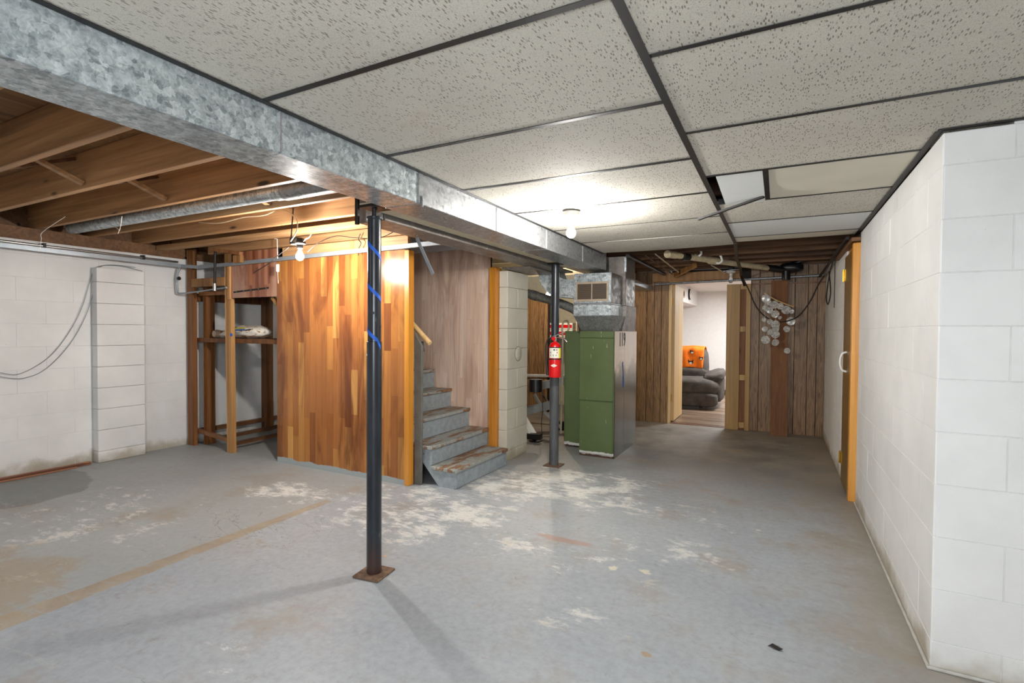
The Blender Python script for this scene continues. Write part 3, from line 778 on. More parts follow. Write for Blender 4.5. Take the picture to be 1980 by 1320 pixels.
# ---------------------------------------------------------------- fire extinguisher
ex = Vector((-1.855, 4.425, 0.86))
fe = thing('fire_extinguisher', 'small red fire extinguisher with white label hanging on the grey column', 'fire extinguisher', tuple(ex))
lathe('cylinder', ex, [(0.045, 0), (0.056, 0.004), (0.058, 0.02), (0.058, 0.275), (0.052, 0.305), (0.036, 0.325), (0.018, 0.335), (0.016, 0.35)], M['red'], fe, 36)
def curved(name, cx, cy, r, a0, a1, z0, z1, mat, parent, n=10):
    bm = bmesh.new(); L = []
    for i in range(n + 1):
        a = a0 + (a1 - a0) * i / n
        L.append([bm.verts.new((cx + q * math.cos(a), cy + q * math.sin(a), z)) for q, z in ((r - 0.001, z0), (r, z0), (r, z1), (r - 0.001, z1))])
    for i in range(n):
        for k in range(4): bm.faces.new((L[i][k], L[i][(k + 1) % 4], L[i + 1][(k + 1) % 4], L[i + 1][k]))
    bm.faces.new(L[0]); bm.faces.new(L[-1][::-1])
    return obj(name, bm, mat, parent, True, 40)
va = math.atan2(-ex.y, -ex.x)
lb = curved('label', ex.x, ex.y, 0.0595, va - 1.0, va + 0.65, 1.045, 1.14, M['labelwhite'], fe)
curved('label_strip', ex.x, ex.y, 0.0598, va + 0.65, va + 1.15, 1.045, 1.14, M['yellow'], fe)['label'] = 'yellow side of the label'
curved('label_header', ex.x, ex.y, 0.0602, va - 1.0, va + 1.0, 1.138, 1.148, M['ink'], fe)
for i, (da, z, ww) in enumerate(((-0.7, 1.065, 0.09), (-0.25, 1.065, 0.09), (0.2, 1.065, 0.09), (-0.7, 1.09, 0.12), (0.35, 1.09, 0.14), (0.3, 1.115, 0.14), (-0.1, 1.115, 0.3))):
    curved('pictogram', ex.x, ex.y, 0.0602, va + da - ww / 2, va + da + ww / 2, z, z + 0.012, M['ink'] if i != 4 else M['red'], lb, 2)
curved('clamp_band', ex.x, ex.y, 0.0606, va - 1.7, va + 1.7, 1.030, 1.040, M['ink'], fe, 16)
bm = bmesh.new()
dpts = [(-0.55, 0), (0, 0.016), (0.55, 0), (0, -0.016)]
vs = [bm.verts.new((ex.x + 0.0608 * math.cos(va - 0.15 + a), ex.y + 0.0608 * math.sin(va - 0.15 + a), 0.975 + z)) for a, z in dpts]
mid = bm.verts.new((ex.x + 0.0612 * math.cos(va - 0.15), ex.y + 0.0612 * math.sin(va - 0.15), 0.975))
for i in range(4): bm.faces.new((vs[i], vs[(i + 1) % 4], mid))
obj('diamond_emblem', bm, M['labelwhite'], fe)
lathe('valve', ex + Vector((0, 0, 0.345)), [(0.017, 0), (0.02, 0.01), (0.02, 0.03), (0.012, 0.045)], M['chrome'], fe, 16)
lathe('gauge', ex + Vector((-0.004, -0.022, 0.365)), [(0.017, -0.012), (0.018, -0.008), (0.018, 0.004)], M['red'], fe, 18, 'Y')
bar('carry_handle', ex + Vector((-0.02, 0, 0.385)), ex + Vector((0.10, 0.0, 0.425)), 0.022, 0.006, M['chrome'], fe)
tube('squeeze_lever', [ex + Vector(p) for p in ((-0.01, 0, 0.38), (0.05, -0.01, 0.375), (0.10, -0.012, 0.36), (0.125, -0.012, 0.335))], 0.007, M['chrome'], fe, 8, 5)
tube('hose', [ex + Vector(p) for p in ((-0.015, 0, 0.37), (-0.06, -0.01, 0.365), (-0.085, -0.015, 0.30), (-0.085, -0.02, 0.2), (-0.072, -0.02, 0.12), (-0.066, -0.02, 0.06))], 0.0075, M['black'], fe, 8, 6)
tube('nozzle', [ex + Vector(p) for p in ((-0.067, -0.02, 0.08), (-0.064, -0.02, 0.02))], [0.009, 0.013], M['black'], fe, 10)
tube('wall_hook', [ex + Vector(p) for p in ((0, 0.03, 0.38), (0.0, 0.06, 0.40), (0.0, 0.07, 0.36))], 0.005, M['dark'], fe, 6, 4)

# ---------------------------------------------------------------- furnace
fx0, fx1, fy0, fy1 = -1.835, -1.46, 5.04, 5.92
fu = thing('furnace', 'tall olive green furnace cabinet with metal plenum and number 119 on its side', 'furnace', ((fx0 + fx1) / 2, 5.4, 0))
block('cabinet', (fx0 + 0.004, fy0 + 0.012, 0.0), (fx1 - 0.004, fy1, 1.297), M['green'], fu, 0.003)
block('upper_door', (fx0, fy0, 0.582), (fx1 - 0.012, fy0 + 0.014, 1.225), M['green'], fu, 0.004)
block('top_panel', (fx0, fy0 + 0.001, 1.229), (fx1 - 0.012, fy0 + 0.014, 1.297), M['green'], fu, 0.003)
block('lower_door', (fx0 + 0.006, fy0 - 0.002, 0.03), (fx1 - 0.016, fy0 + 0.014, 0.574), M['green'], fu, 0.004)
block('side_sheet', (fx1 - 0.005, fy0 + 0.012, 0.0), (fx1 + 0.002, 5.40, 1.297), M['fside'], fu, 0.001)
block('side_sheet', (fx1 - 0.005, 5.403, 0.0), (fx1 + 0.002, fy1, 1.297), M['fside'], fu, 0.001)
rx = Matrix.Rotation(PI / 2, 4, 'Z') @ Matrix.Rotation(PI / 2, 4, 'X')
mt = Matrix.Translation((fx1 + 0.003, 5.31, 1.205)) @ rx @ Matrix.Diagonal((1.15, 1.2, 1, 1))
for k, ch_ in enumerate('119'):
    text('painted_digit', ch_, 0.15, M['ink'], Matrix.Translation((fx1 + 0.003, 5.225 + 0.085 * k, 1.205)) @ rx @ Matrix.Diagonal((1.0, 1.3, 1, 1)), fu)
bm = bmesh.new()
poly = [(5.31, 0.965), (5.35, 0.98), (5.37, 0.86), (5.40, 0.76), (5.385, 0.70), (5.35, 0.69), (5.325, 0.74), (5.335, 0.84)]
A = [bm.verts.new((fx1 + 0.0028, u, v)) for u, v in poly]; B = [bm.verts.new((fx1 + 0.001, u, v)) for u, v in poly]
bm.faces.new(A); bm.faces.new(B[::-1])
for i in range(len(poly)): bm.faces.new((A[i], B[i], B[(i + 1) % 8], A[(i + 1) % 8]))
obj('blue_mark', bm, M['bluemark'], fu)  # flat blue shape on the side sheet
# plenum: tapered sheet, band, box with grille
py0 = 4.985
hexa('taper', [(fx0 + 0.01, fy0 + 0.03, 1.298), (fx1 - 0.03, fy0 + 0.03, 1.298), (fx1 - 0.03, 5.40, 1.298), (fx0 + 0.01, 5.40, 1.298)],
     [(-1.885, py0, 1.455), (-1.49, py0, 1.455), (-1.455, 5.40, 1.455), (-1.885, 5.40, 1.455)], M['galv_dark'], fu)
block('plenum_band', (-1.886, py0 - 0.003, 1.456), (-1.488, 5.40, 1.568), M['galv'], fu, 0.004)
block('band_flange', (-1.89, py0 - 0.008, 1.566), (-1.482, 5.40, 1.582), M['galv_plain'], fu, 0.003)
block('band_flange', (-1.89, py0 - 0.008, 1.448), (-1.484, 5.40, 1.458), M['galv_plain'], fu, 0.003)
block('plenum_box', (-1.884, py0, 1.583), (-1.49, 5.40, 1.888), M['galv'], fu, 0.004)
hexa('rear_taper', [(fx0, 5.405, 1.298), (fx1, 5.405, 1.298), (fx1, 5.87, 1.298), (fx0, 5.87, 1.298)],
     [(-1.86, 5.405, 1.57), (-1.44, 5.405, 1.57), (-1.45, 5.84, 1.57), (-1.86, 5.84, 1.57)], M['galv_brown'], fu)
block('rear_plenum', (-1.86, 5.405, 1.571), (-1.455, 5.80, 2.10), M['galv_brown'], fu, 0.004)
block('corner_flange', (-1.47, 5.39, 1.93), (-1.445, 5.41, 2.09), M['galv'], fu, 0.003)
block('side_sheet', (-1.492, py0 + 0.012, 1.584), (-1.487, 5.398, 1.886), M['galv_brown'], fu)
g0 = Vector((-1.858, py0 - 0.012, 1.60)); g1 = Vector((-1.515, py0 - 0.001, 1.80))
gr = block('grille_frame', (g0.x, g0.y + 0.003, g0.z), (g1.x, g1.y, g1.z), M['tan'], fu, 0.003)
for (xa, xb) in ((g0.x + 0.018, (g0.x + g1.x) / 2 - 0.006), ((g0.x + g1.x) / 2 + 0.006, g1.x - 0.018)):
    block('grille_back', (xa, g0.y + 0.002, g0.z + 0.022), (xb, g0.y + 0.006, g1.z - 0.022), M['ink'], gr)
    for i in range(16):
        z = g0.z + 0.026 + i * 0.0098
        block('louver', (xa, g0.y - 0.003, z), (xb, g0.y + 0.003, z + 0.005), M['louver'], gr)
for x in (-1.82, -1.55): lathe('knockout', (x, py0 - 0.001, 1.855), [(0.012, -0.003), (0.012, 0.003)], M['steel'], fu, 14, 'Y')

f2 = thing('return_air_cabinet', 'narrow darker green metal cabinet behind the left edge of the furnace', 'cabinet', (-2.0, 5.5, 0))
block('cabinet', (-2.128, 5.36, 0.01), (-1.845, 5.95, 1.297), M['green'], f2, 0.004)
block('door_panel', (-2.122, 5.352, 0.05), (-1.86, 5.362, 1.28), M['green'], f2, 0.003)

# flue pipe and curved duct behind the column
fl = thing('flue_pipe', 'dark round flue pipe sloping from behind the block pillar to the furnace', 'pipe', (-2.3, 5.3, 1.6))
tube('pipe', [(-3.6, 5.30, 2.03), (-2.56, 5.30, 1.725), (-2.05, 5.30, 1.56), (-1.93, 5.32, 1.44), (-1.92, 5.40, 1.25)], 0.05, M['galv_dark'], fl, 20, 5)
tube('pipe_joint', [(-2.52, 5.30, 1.712), (-2.44, 5.30, 1.687)], 0.056, M['galv_dark'], fl, 20)
el = thing('duct_elbow', 'curved galvanised branch duct joining the flat duct to the plenum', 'duct', (-2.15, 5.1, 1.7))
poly = [(-2.30, 1.93), (-2.285, 1.85), (-2.24, 1.76), (-2.17, 1.69), (-2.08, 1.655), (-1.888, 1.64), (-1.888, 1.83), (-2.0, 1.84), (-2.06, 1.87), (-2.08, 1.93)]
prism('elbow', poly, 5.0, 5.22, M['galv'], el, 'Y')
block('collar', (-2.31, 4.905, 1.925), (-1.985, 5.22, 1.944), M['galv_dark'], el, 0.002)
# branch beyond the furnace
d3 = thing('branch_duct', 'short galvanised duct running back from the furnace to the panelled wall', 'duct', (-1.6, 6.6, 1.88))
block('duct_section', (-1.81, 5.85, 1.875), (-1.585, 6.6, 1.94), M['galv_plain'], d3, 0.003)
block('duct_section', (-1.808, 6.602, 1.876), (-1.586, 7.32, 1.938), M['galv_plain'], d3, 0.003)
ip = thing('black_iron_pipe', 'dark iron gas pipe running back above the short branch duct', 'pipe', (-1.41, 6, 2.06))
tube('pipe', [(-1.41, 5.3, 2.09), (-1.41, 7.2, 2.09)], 0.022, M['dark'], ip, 10)

# ---------------------------------------------------------------- stair enclosure walls
def strip_wall(parent, axis, c, u0, u1, z0, z1, mat, side, wd=0.047, lens=(0.35, 0.9), seed=1):
    rnd = random.Random(seed); n = round((u1 - u0) / wd); wd = (u1 - u0) / n
    for i in range(n):
        a, b = u0 + i * wd, u0 + (i + 1) * wd
        z = z0; first = True
        while z < z1 - 0.01:
            L = rnd.choice((0.4, 0.6, 0.8, 1.0, 1.2)) * (rnd.random() if first else 1)
            first = False; e = min(z1, z + max(L, 0.12))
            if z1 - e < 0.1: e = z1
            g = 0.0004
            if axis == 'Y': block('panel_strip', (a + g, c - 0.002, z + g), (b - g, c + 0.006, e - g), mat, parent)
            z = e
PY = 3.342
ws = holder('wall_stair_near')
wsb = block('backing_panel', (-4.32, PY + 0.004, 0), (-2.72, PY + 0.05, 1.965), M['groove'], ws)
strip_wall(ws, 'Y', PY, -4.322, -2.745, 0.0, 1.962, M['strip'], -1, wd=0.074, seed=3)
block('backing_panel', (-5.03, PY + 0.006, 1.615), (-4.325, PY + 0.03, 2.08), M['groove'], ws)
strip_wall(ws, 'Y', PY + 0.001, -4.87, -4.324, 1.613, 2.08, M['strip_dull'], -1, seed=5)
strip_wall(ws, 'Y', PY + 0.001, -5.03, -4.87, 1.613, 1.95, M['strip_dull'], -1, seed=6)
structure(block('trim_3', (-2.748, PY - 0.008, 0.0), (-2.70, PY + 0.06, 1.955), M['honey'], None, 0.003))
structure(block('trim_4', (-5.065, PY - 0.02, 1.60), (-5.025, PY + 0.02, 2.10), M['stud'], None, 0.002))
hr = thing('hinge_strip', 'thin dark metal strip screwed across the reddish panel over the closet', 'metal strip', (-4.7, PY - 0.006, 1.68))
bar('strip', (-4.98, PY - 0.004, 1.672), (-4.44, PY - 0.004, 1.700), 0.006, 0.016, M['dark'], hr)
for i in range(5):
    x = -4.93 + i * 0.115; lathe('screw', (x, PY - 0.009, 1.675 + i * 0.0055), [(0.005, -0.002), (0.005, 0.002)], M['steel'], hr, 8, 'Y')
# studs above the panel
for x in (-3.36, -4.0): block('stud', (x, PY - 0.002, 1.90), (x + 0.04, PY + 0.05, 2.08), M['stud'], ws, 0.002)

SY = 4.405
w2 = holder('wall_stair_far')
block('backing_panel', (-5.6, SY + 0.004, 0), (-2.545, SY + 0.03, 2.12), M['groove'], w2)
strip_wall(w2, 'Y', SY, -4.1, -2.545, 0.0, 2.12, M['strip_pink'], -1, wd=0.07, seed=8)
structure(block('trim_5', (-2.543, SY - 0.03, 0.0), (-2.47, SY + 0.09, 1.92), M['honey'], None, 0.003))
w3 = holder('wall_stair_end'); block('backing_panel', (-5.3, 3.40, 0), (-5.26, SY, 0.01), M['groove'], w3)
bpy.data.objects.remove(w3.children[0]); bpy.data.objects.remove(w3)

# ---------------------------------------------------------------- stairs
stt = thing('staircase', 'worn grey painted wooden stairs climbing left between the two panelled walls', 'staircase', (-2.5, 3.9, 0))
NX = [-2.30, -2.545, -2.775, -3.0, -3.21, -3.43]; NZ = [0.165, 0.328, 0.51, 0.695, 0.885, 1.07]
yn, yf = 3.44, 4.40
for i in range(6):
    ya = yn if i < 2 else yn + 0.0
    yfi = 4.32 if i == 0 else yf - 0.006
    z0 = 0.004 if i == 0 else NZ[i - 1] + 0.001
    block('riser', (NX[i] - 0.022, ya + 0.01, z0), (NX[i] - 0.004, yfi - 0.004, NZ[i] - 0.03), M['stairgrey'], stt, 0.002)
    xb = NX[i + 1] - 0.005 if i < 5 else NX[i] - 0.3
    nose = 0.012
    block('tread', (xb, ya - 0.008, NZ[i] - 0.029), (NX[i] + nose, yfi, NZ[i]), M['tread'], stt, 0.004)
# near stringer, cut at an angle below the second tread
prism('stringer', [(-2.325, 0.0), (-2.318, 0.135), (-2.56, 0.137), (-2.56, 0.298), (-2.66, 0.298), (-2.66, 0.20), (-2.48, 0.0)], yn + 0.012, yn + 0.045, M['stairgrey'], stt, 'Y')
prism('stringer', [(-2.325, 0.0), (-2.318, 0.135), (-2.56, 0.137), (-3.3, 0.72), (-3.3, 0.5), (-2.48, 0.0)], yf - 0.10, yf - 0.07, M['stairgrey'], stt, 'Y')
# grey board beside the stairs with the handrail
hb = thing('stair_side_board', 'tall grey painted board standing between panel edge and stairs', 'board', (-2.68, 3.45, 0))
prism('board', [(-2.698, 0.0), (-2.628, 0.0), (-2.622, 1.16), (-2.698, 1.27)], 3.405, 3.43, M['sideboard'], hb, 'Y', 0.002)
block('foot_block', (-2.70, 3.41, 0.0), (-2.665, 3.44, 0.07), M['rust'], hb, 0.002)
ha = thing('handrail', 'short round worn wooden handrail sloping down at the foot of the stairs', 'handrail', (-2.6, 3.47, 1.2))
tube('rail', [(-3.4, 3.47, 1.90), (-2.585, 3.47, 1.185)], 0.022, M['pvc'] if False else M['pine'], ha, 16)
bar('bracket', (-2.66, 3.46, 1.20), (-2.63, 3.44, 1.12), 0.02, 0.008, M['dark'], ha)

# ---------------------------------------------------------------- block pillar
pi = thing('block_pillar', 'cream painted concrete block pillar between the stairs and the grey column', 'pillar', (-2.53, 4.67, 0))
zc = [0.0] + [0.10 + 0.2032 * k for k in range(0, 9)] + [1.887]
for k in range(len(zc) - 1):
    z0, z1 = zc[k] + 0.001, zc[k + 1] - 0.001
    if z1 - z0 < 0.02: continue
    g = 0.001
    if k % 2:
        block('concrete_block', (-2.465, 4.44, z0), (-2.37, 4.90, z1), M['block_cream'], pi, 0.003)
        block('concrete_block', (-2.76, 4.515, z0), (-2.467, 4.90, z1), M['block_cream'], pi, 0.003)
    else:
        block('concrete_block', (-2.465, 4.441, z0), (-2.371, 4.665, z1), M['block_cream'], pi, 0.003)
        block('concrete_block', (-2.465, 4.667, z0), (-2.371, 4.90, z1), M['block_cream'], pi, 0.003)
        block('concrete_block', (-2.76, 4.515, z0), (-2.467, 4.90, z1), M['block_cream'], pi, 0.003)
lathe('round_cover', (-2.369, 4.68, 1.06), [(0.072, -0.002), (0.072, 0.002), (0.066, 0.006)], M['block_cream'], pi, 28, 'X')
lathe('cover_rim', (-2.369, 4.68, 1.06), [(0.076, -0.001), (0.076, 0.0012)], M['dark'], pi, 28, 'X')

# ---------------------------------------------------------------- wooden shelf frame in the closet
sf = thing('shelf_frame', 'rough wooden stud frame with a slatted shelf against the left wall', 'shelf frame', (-5.4, 3.6, 0))
def post(x, y, z0, z1, w=0.09, d=0.04, mat='stud', lean=0.0):
    bm = bmesh.new(); beam(bm, (x, y, z0), (x + lean, y, z1), w, d, (0, 1, 0), 0.003); return obj('post', bm, M[mat], sf)
post(-5.755, 3.37, 0.0, 2.165, 0.105, 0.04, 'stud_old'); post(-5.66, 3.50, 0.0, 1.83, 0.06, 0.09, 'stud_old')
post(-5.055, 3.36, 0.0, 2.08, 0.088, 0.04, 'stud', -0.03); post(-5.79, 4.33, 0.0, 2.0, 0.10, 0.09, 'stud_old')
post(-5.15, 3.395, 1.6, 2.16, 0.05, 0.04, 'stud')
block('cross_rail', (-5.70, 3.33, 1.745), (-5.12, 3.349, 1.835), M['stud'], sf, 0.002)
for i in range(4): block('shelf_slat', (-5.83, 3.43 + i * 0.135, 1.175), (-4.33, 3.55 + i * 0.135, 1.19), M['reddish'], sf, 0.002)
block('shelf_front_rail', (-5.83, 3.405, 1.145), (-4.33, 3.43, 1.19), M['stud_old'], sf, 0.002)
block('upper_rail', (-5.82, 3.42, 1.60), (-5.78, 4.3, 1.69), M['stud_old'], sf, 0.002)
block('upper_rail', (-5.72, 3.42, 1.66), (-4.34, 3.46, 1.70), M['stud_old'], sf, 0.002)
block('upper_board', (-5.75, 3.48, 1.705), (-4.34, 4.3, 1.72), M['reddish'], sf, 0.002)
bar('corner_brace', (-4.34, 3.40, 1.50), (-4.46, 3.40, 1.61), 0.03, 0.035, M['stud'], sf)
bar('bottom_rail', (-5.80, 3.45, 0.14), (-5.80, 4.7, 0.14), 0.04, 0.05, M['stud_y'], sf)
bar('bottom_rail', (-5.36, 3.45, 0.11), (-5.36, 4.9, 0.12), 0.05, 0.035, M['stud_y'], sf)
bar('bottom_rail', (-5.16, 3.45, 0.06), (-5.2, 4.9, 0.06), 0.05, 0.035, M['stud_y'], sf)
bar('bottom_rail', (-5.78, 3.42, 0.16), (-5.10, 3.42, 0.10), 0.04, 0.04, M['reddish'], sf)
ta = tube('blue_dot', [ony(447, 647, 3.338) + Vector((0, 0.004, 0)), ony(447, 647, 3.338) - Vector((0, 0.002, 0))], 0.016, M['blue_tape'], sf, 14)

bg = thing('paper_sack', 'crumpled white printed paper sack lying on the slatted shelf', 'sack', (-5.3, 3.62, 1.19))
puff('sack_body', (-5.10, 3.61, 1.262), (0.56, 0.30, 0.145), M['sack'], bg, 0.85, None, 0.07, 4)
puff('sack_end', (-5.46, 3.60, 1.235), (0.34, 0.22, 0.09), M['sack'], bg, 0.9, None, 0.12, 9)
lathe('rolled_top', (-5.50, 3.485, 1.238), [(0.034, -0.03), (0.044, -0.01), (0.046, 0.02), (0.036, 0.06)], M['tan'], bg, 12, 'Y')
def onsack(name, x0, x1, z0, z1, mat):
    bm = bmesh.new(); n = 8; rows = []
    for i in range(n + 1):
        x = x0 + (x1 - x0) * i / n; rr = []
        for z in (z0, z1):
            zz = z + 0.012 * (i / n)
            k = 1 - abs((x + 5.10) / 0.28) ** 2.35 if abs(x + 5.10) < 0.28 else 0
            k2 = max(0.0, 1 - abs((zz - 1.262) / 0.0725) ** 2.35)
            y = 3.61 - 0.152 * max(0.05, (k * k2)) ** 0.43
            rr += [bm.verts.new((x, y - 0.006, zz)), bm.verts.new((x, y + 0.006, zz))]
        rows.append(rr)
    for i in range(n):
        a, b = rows[i], rows[i + 1]
        for (p, q) in ((0, 2), (2, 3), (3, 1), (1, 0)): bm.faces.new((a[p], a[q], b[q], b[p]))
    obj(name, bm, mat, bg, True, 50)
onsack('printed_band', -5.24, -4.99, 1.268, 1.282, M['bluemark']); onsack('printed_band', -5.16, -5.0, 1.292, 1.304, M['yellow'])
onsack('printed_band', -4.98, -4.90, 1.276, 1.286, M['dark']); onsack('printed_line', -5.22, -5.05, 1.246, 1.252, M['greymachine'])

# loose trim strips on the floor by the left wall
tg = thing('trim_boards', 'small pile of reddish wooden trim strips lying on the floor at the left wall', 'wood strips', (-5.75, 1.8, 0))
for i, (x, dz, y1) in enumerate(((-5.80, 0.0, 2.44), (-5.765, 0.0, 2.42), (-5.79, 0.013, 2.43), (-5.755, 0.014, 2.36), (-5.73, 0.0, 2.30))):
    bar('trim_strip', (x - 0.01, 0.4 + 0.05 * i, 0.008 + dz), (x, y1, 0.007 + dz), 0.028, 0.012, M['trimwood'], tg, bevel=0.002)

# ---------------------------------------------------------------- wall angles, conduits and wires on the left
wa = thing('ceiling_track', 'grey metal ceiling angle running along the left wall and across the stair panel', 'metal track', (-4, 3.28, 1.95))
def angle_bar(name, a, b, parent, mat, hh=0.034, inward=(0, 1, 0)):
    bm = bmesh.new(); beam(bm, a, b, 0.002, hh)
    off = Vector(inward) * 0.012
    beam(bm, Vector(a) + off - Vector((0, 0, hh / 2)), Vector(b) + off - Vector((0, 0, hh / 2)), 0.024, 0.002)
    return obj(name, bm, mat, parent)
angle_bar('angle', (-5.50, 3.285, 1.948), (-2.2, 3.285, 1.985), wa, M['greymetal'])
angle_bar('angle', (-5.66, -0.5, 1.985), (-5.655, 3.2, 1.962), wa, M['greymetal'], 0.036, (-1, 0, 0))
bar('angle', (-5.655, 3.2, 1.962), (-5.49, 3.285, 1.948), 0.003, 0.034, M['greymetal'], wa)
for (u, v) in ((205, 497), (240, 480), (685, 490)): pass
cn = thing('wall_conduit', 'thin steel conduit running along the top of the left block wall', 'conduit', (XL + 0.05, 1.5, 2.02))
tube('pipe', [(XL + 0.045, -0.5, 2.03), (XL + 0.045, 3.25, 2.015)], 0.012, M['steel'], cn, 10)
for y in (1.2, 2.1, 2.9): block('clip', (XL + 0.003, y, 2.0), (XL + 0.062, y + 0.02, 2.045), M['dark'], cn)
cn = thing('copper_water_pipe', 'dark thin water pipe bending round the first stud with a small valve', 'pipe', (-5.7, 3.3, 1.8))
tube('pipe', [onx(352, 512, -5.75), onx(343, 530, -5.78), onx(343, 560, -5.78), onx(352, 567, -5.72), ony(420, 558, 3.31), ony(438, 556, 3.31)], 0.009, M['greymetal'], cn, 8, 4)
lathe('valve_wheel', onx(346, 538, -5.74), [(0.02, -0.006), (0.02, 0.006)], M['black'], cn, 12, 'X')
hp = thing('hanging_pipe', 'short dark vertical iron pipe hanging in front of the stud frame', 'pipe', tuple(ony(415, 520, 3.24)))
tube('pipe', [ony(416, 484, 3.24), ony(415, 556, 3.24)], 0.012, M['dark'], hp, 10)
tube('fitting', [ony(415, 548, 3.24), ony(415, 562, 3.24)], 0.017, M['steel'], hp, 10)
bk = thing('timber_offcut', 'dark wooden offcut nailed under the joists above the stud frame', 'timber', tuple(ony(440, 485, 3.2)))
bar('timber', ony(412, 482, 3.20), ony(466, 490, 3.20), 0.04, 0.035, M['reddish'], bk)
block('end_block', tuple(ony(450, 508, 3.24)), tuple(ony(464, 492, 3.24) + Vector((0, 0.04, 0))), M['stud'], bk, 0.002)

wi = thing('wall_wires', 'thin grey wires drooping down the white wall from the pilaster top', 'wire', (XL + 0.03, 2.2, 1.3))
def wallwire(pts, r=0.0028):
    tube('wire', [onx(u, v, XL + 0.02) for u, v in pts], r, M['greymetal'], wi, 6, 6)
wallwire([(-40, 712), (0, 720), (40, 722), (95, 690), (135, 640), (160, 590), (175, 540), (188, 516), (230, 514), (275, 524)])
wallwire([(-40, 722), (0, 728), (45, 731), (90, 712), (135, 665), (165, 612), (182, 560), (190, 520), (215, 512), (262, 517)])
def cord(name, label, pts, r, mat, cat='cable', sm=6):
    pts = [Vector(p) for p in pts]
    t = thing(name, label, cat, tuple(pts[len(pts) // 2])); tube('cord', pts, r, mat, t, 6, sm); return t
cord('dangling_string', 'frayed white string hanging from a joist near the left wall', [(-5.0, 1.95, 2.17), ony(83, 448, 1.9), ony(80, 462, 1.9), ony(78, 480, 1.9)], 0.002, M['whiteplastic'], 'string')
cord('dangling_string', 'short white string loop under the middle joist left of the duct', [ony(195, 432, 2.1), ony(225, 440, 2.1), ony(231, 446, 2.08), ony(236, 418, 2.07), ony(233, 438, 2.08), ony(228, 452, 2.08)], 0.002, M['whiteplastic'], 'string')
cord('joist_cable', 'pale cable stapled under the joists curling towards the lit junction box', [ony(385, 430, 2.7), ony(425, 431, 2.7), ony(470, 420, 2.7), ony(510, 416, 2.7), ony(540, 405, 2.7), ony(562, 412, 2.7), ony(575, 430, 2.7), ony(572, 450, 2.7), ony(562, 466, 2.7)], 0.005, M['pvc'])
cord('junction_wire', 'black wire dropping straight from the joist to the lit junction box', [ony(567, 402, 2.75), ony(565, 430, 2.75), ony(562, 470, 2.77)], 0.005, M['cable'])

# ---------------------------------------------------------------- bulbs
def bulb(name, label, c, mat, up=True, r=0.03, base=M['ceramic']):
    t = thing(name, label, 'light bulb', (c[0], c[1], c[2]))
    prof = [(0.004, -r), (r * 0.6, -r * 0.82), (r * 0.95, -r * 0.35), (r, 0.0), (r * 0.9, r * 0.5), (r * 0.55, r * 1.1), (r * 0.45, r * 1.5)]
    g = lathe('glass_bulb', c, prof, mat, t, 20)
    lathe('screw_base', Vector(c) + Vector((0, 0, r * 1.5)), [(r * 0.45, 0), (r * 0.45, 0.02)], M['steel'], t, 14)
    lathe('socket', Vector(c) + Vector((0, 0, r * 1.5 + 0.015)), [(0.02, 0), (0.024, 0.006), (0.024, 0.03), (0.045, 0.04), (0.045, 0.052)], base, t, 20)
    return t, g
def lit(t, g, c):
    g.visible_shadow = True
# the lamps sit inside their bulbs: open-bottomed shells would block them, so each shell is only a socket-side glass
def litbulb(name, label, c, mat, r, base):
    t, g = bulb(name, label, c, mat, True, r, base); return t
b1t = litbulb('hanging_light_bulb', 'bare lit bulb hanging from a junction box in front of the glossy panel', tuple(B1), M['lit'], 0.03, M['dark'])
b2t = litbulb('ceiling_light_bulb', 'bare lit bulb in a porcelain holder under the tiled ceiling', tuple(B2), M['lit2'], 0.03, M['ceramic'])
b3t = litbulb('rear_light_bulb', 'small lit bulb seen between the block pillar and the far column', tuple(B3), M['lit_warm'], 0.03, M['ceramic'])
lathe('ceiling_plate', (B2.x, B2.y, 2.03), [(0.05, 0), (0.055, 0.03)], M['ceramic'], b2t, 20)
tube('stem', [(B3.x, B3.y, B3.z + 0.09), (B3.x, B3.y, 2.15)], 0.008, M['dark'], b3t, 8)
jb = lathe('junction_box', (B1.x - 0.03, B1.y, B1.z + 0.095), [(0.052, 0), (0.055, 0.01), (0.055, 0.045), (0.05, 0.05)], M['dark'], b1t, 8)
tube('pigtail', [B1 + Vector(p) for p in ((0.02, 0, 0.09), (0.06, 0, 0.13), (0.10, 0, 0.14), (0.13, 0.0, 0.17))], 0.004, M['whiteplastic'], b1t, 6, 4)
cord('broken_hanger_wire', 'stiff dark bent wire sticking out left of the lit junction box', [ony(558, 478, 2.75), ony(530, 500, 2.75), ony(527, 505, 2.75), ony(491, 527, 2.75)], 0.0035, M['cable'], 'wire', 2)
cord('hanging_cable', 'thin dark cable arcing from the junction box behind the taped column', [ony(595, 487, 2.85), ony(615, 470, 2.9), ony(650, 456, 3.0), ony(690, 460, 3.1), ony(740, 458, 3.2), Vector((-2.7, 3.30, 2.165))], 0.003, M['cable'])
pc = thing('pull_switch', 'white plastic pull switch hanging on a cord left of the lit bulb', 'switch', tuple(ony(537, 520, 3.2)))
tube('cord', [(-4.12, 3.1, 2.125), ony(536, 462, 3.2), ony(537, 500, 3.2)], 0.003, M['whiteplastic'], pc, 6)
bmx = bmesh.new(); q = ony(537, 518, 3.2); add_box(bmx, q - Vector((0.014, 0.01, 0.035)), q + Vector((0.014, 0.01, 0.035)), 0.004); obj('switch_body', bmx, M['whiteplastic'], pc)
tube('lower_cord', [ony(537, 525, 3.2), ony(538, 548, 3.2)], 0.002, M['whiteplastic'], pc, 6)
cord('stud_wires', 'dark wire ends hanging on the lit stud above the panel', [ony(697, 452, 3.3), ony(693, 462, 3.3), ony(698, 470, 3.3), ony(693, 482, 3.3), ony(693, 494, 3.3)], 0.004, M['cable'], 'wire')

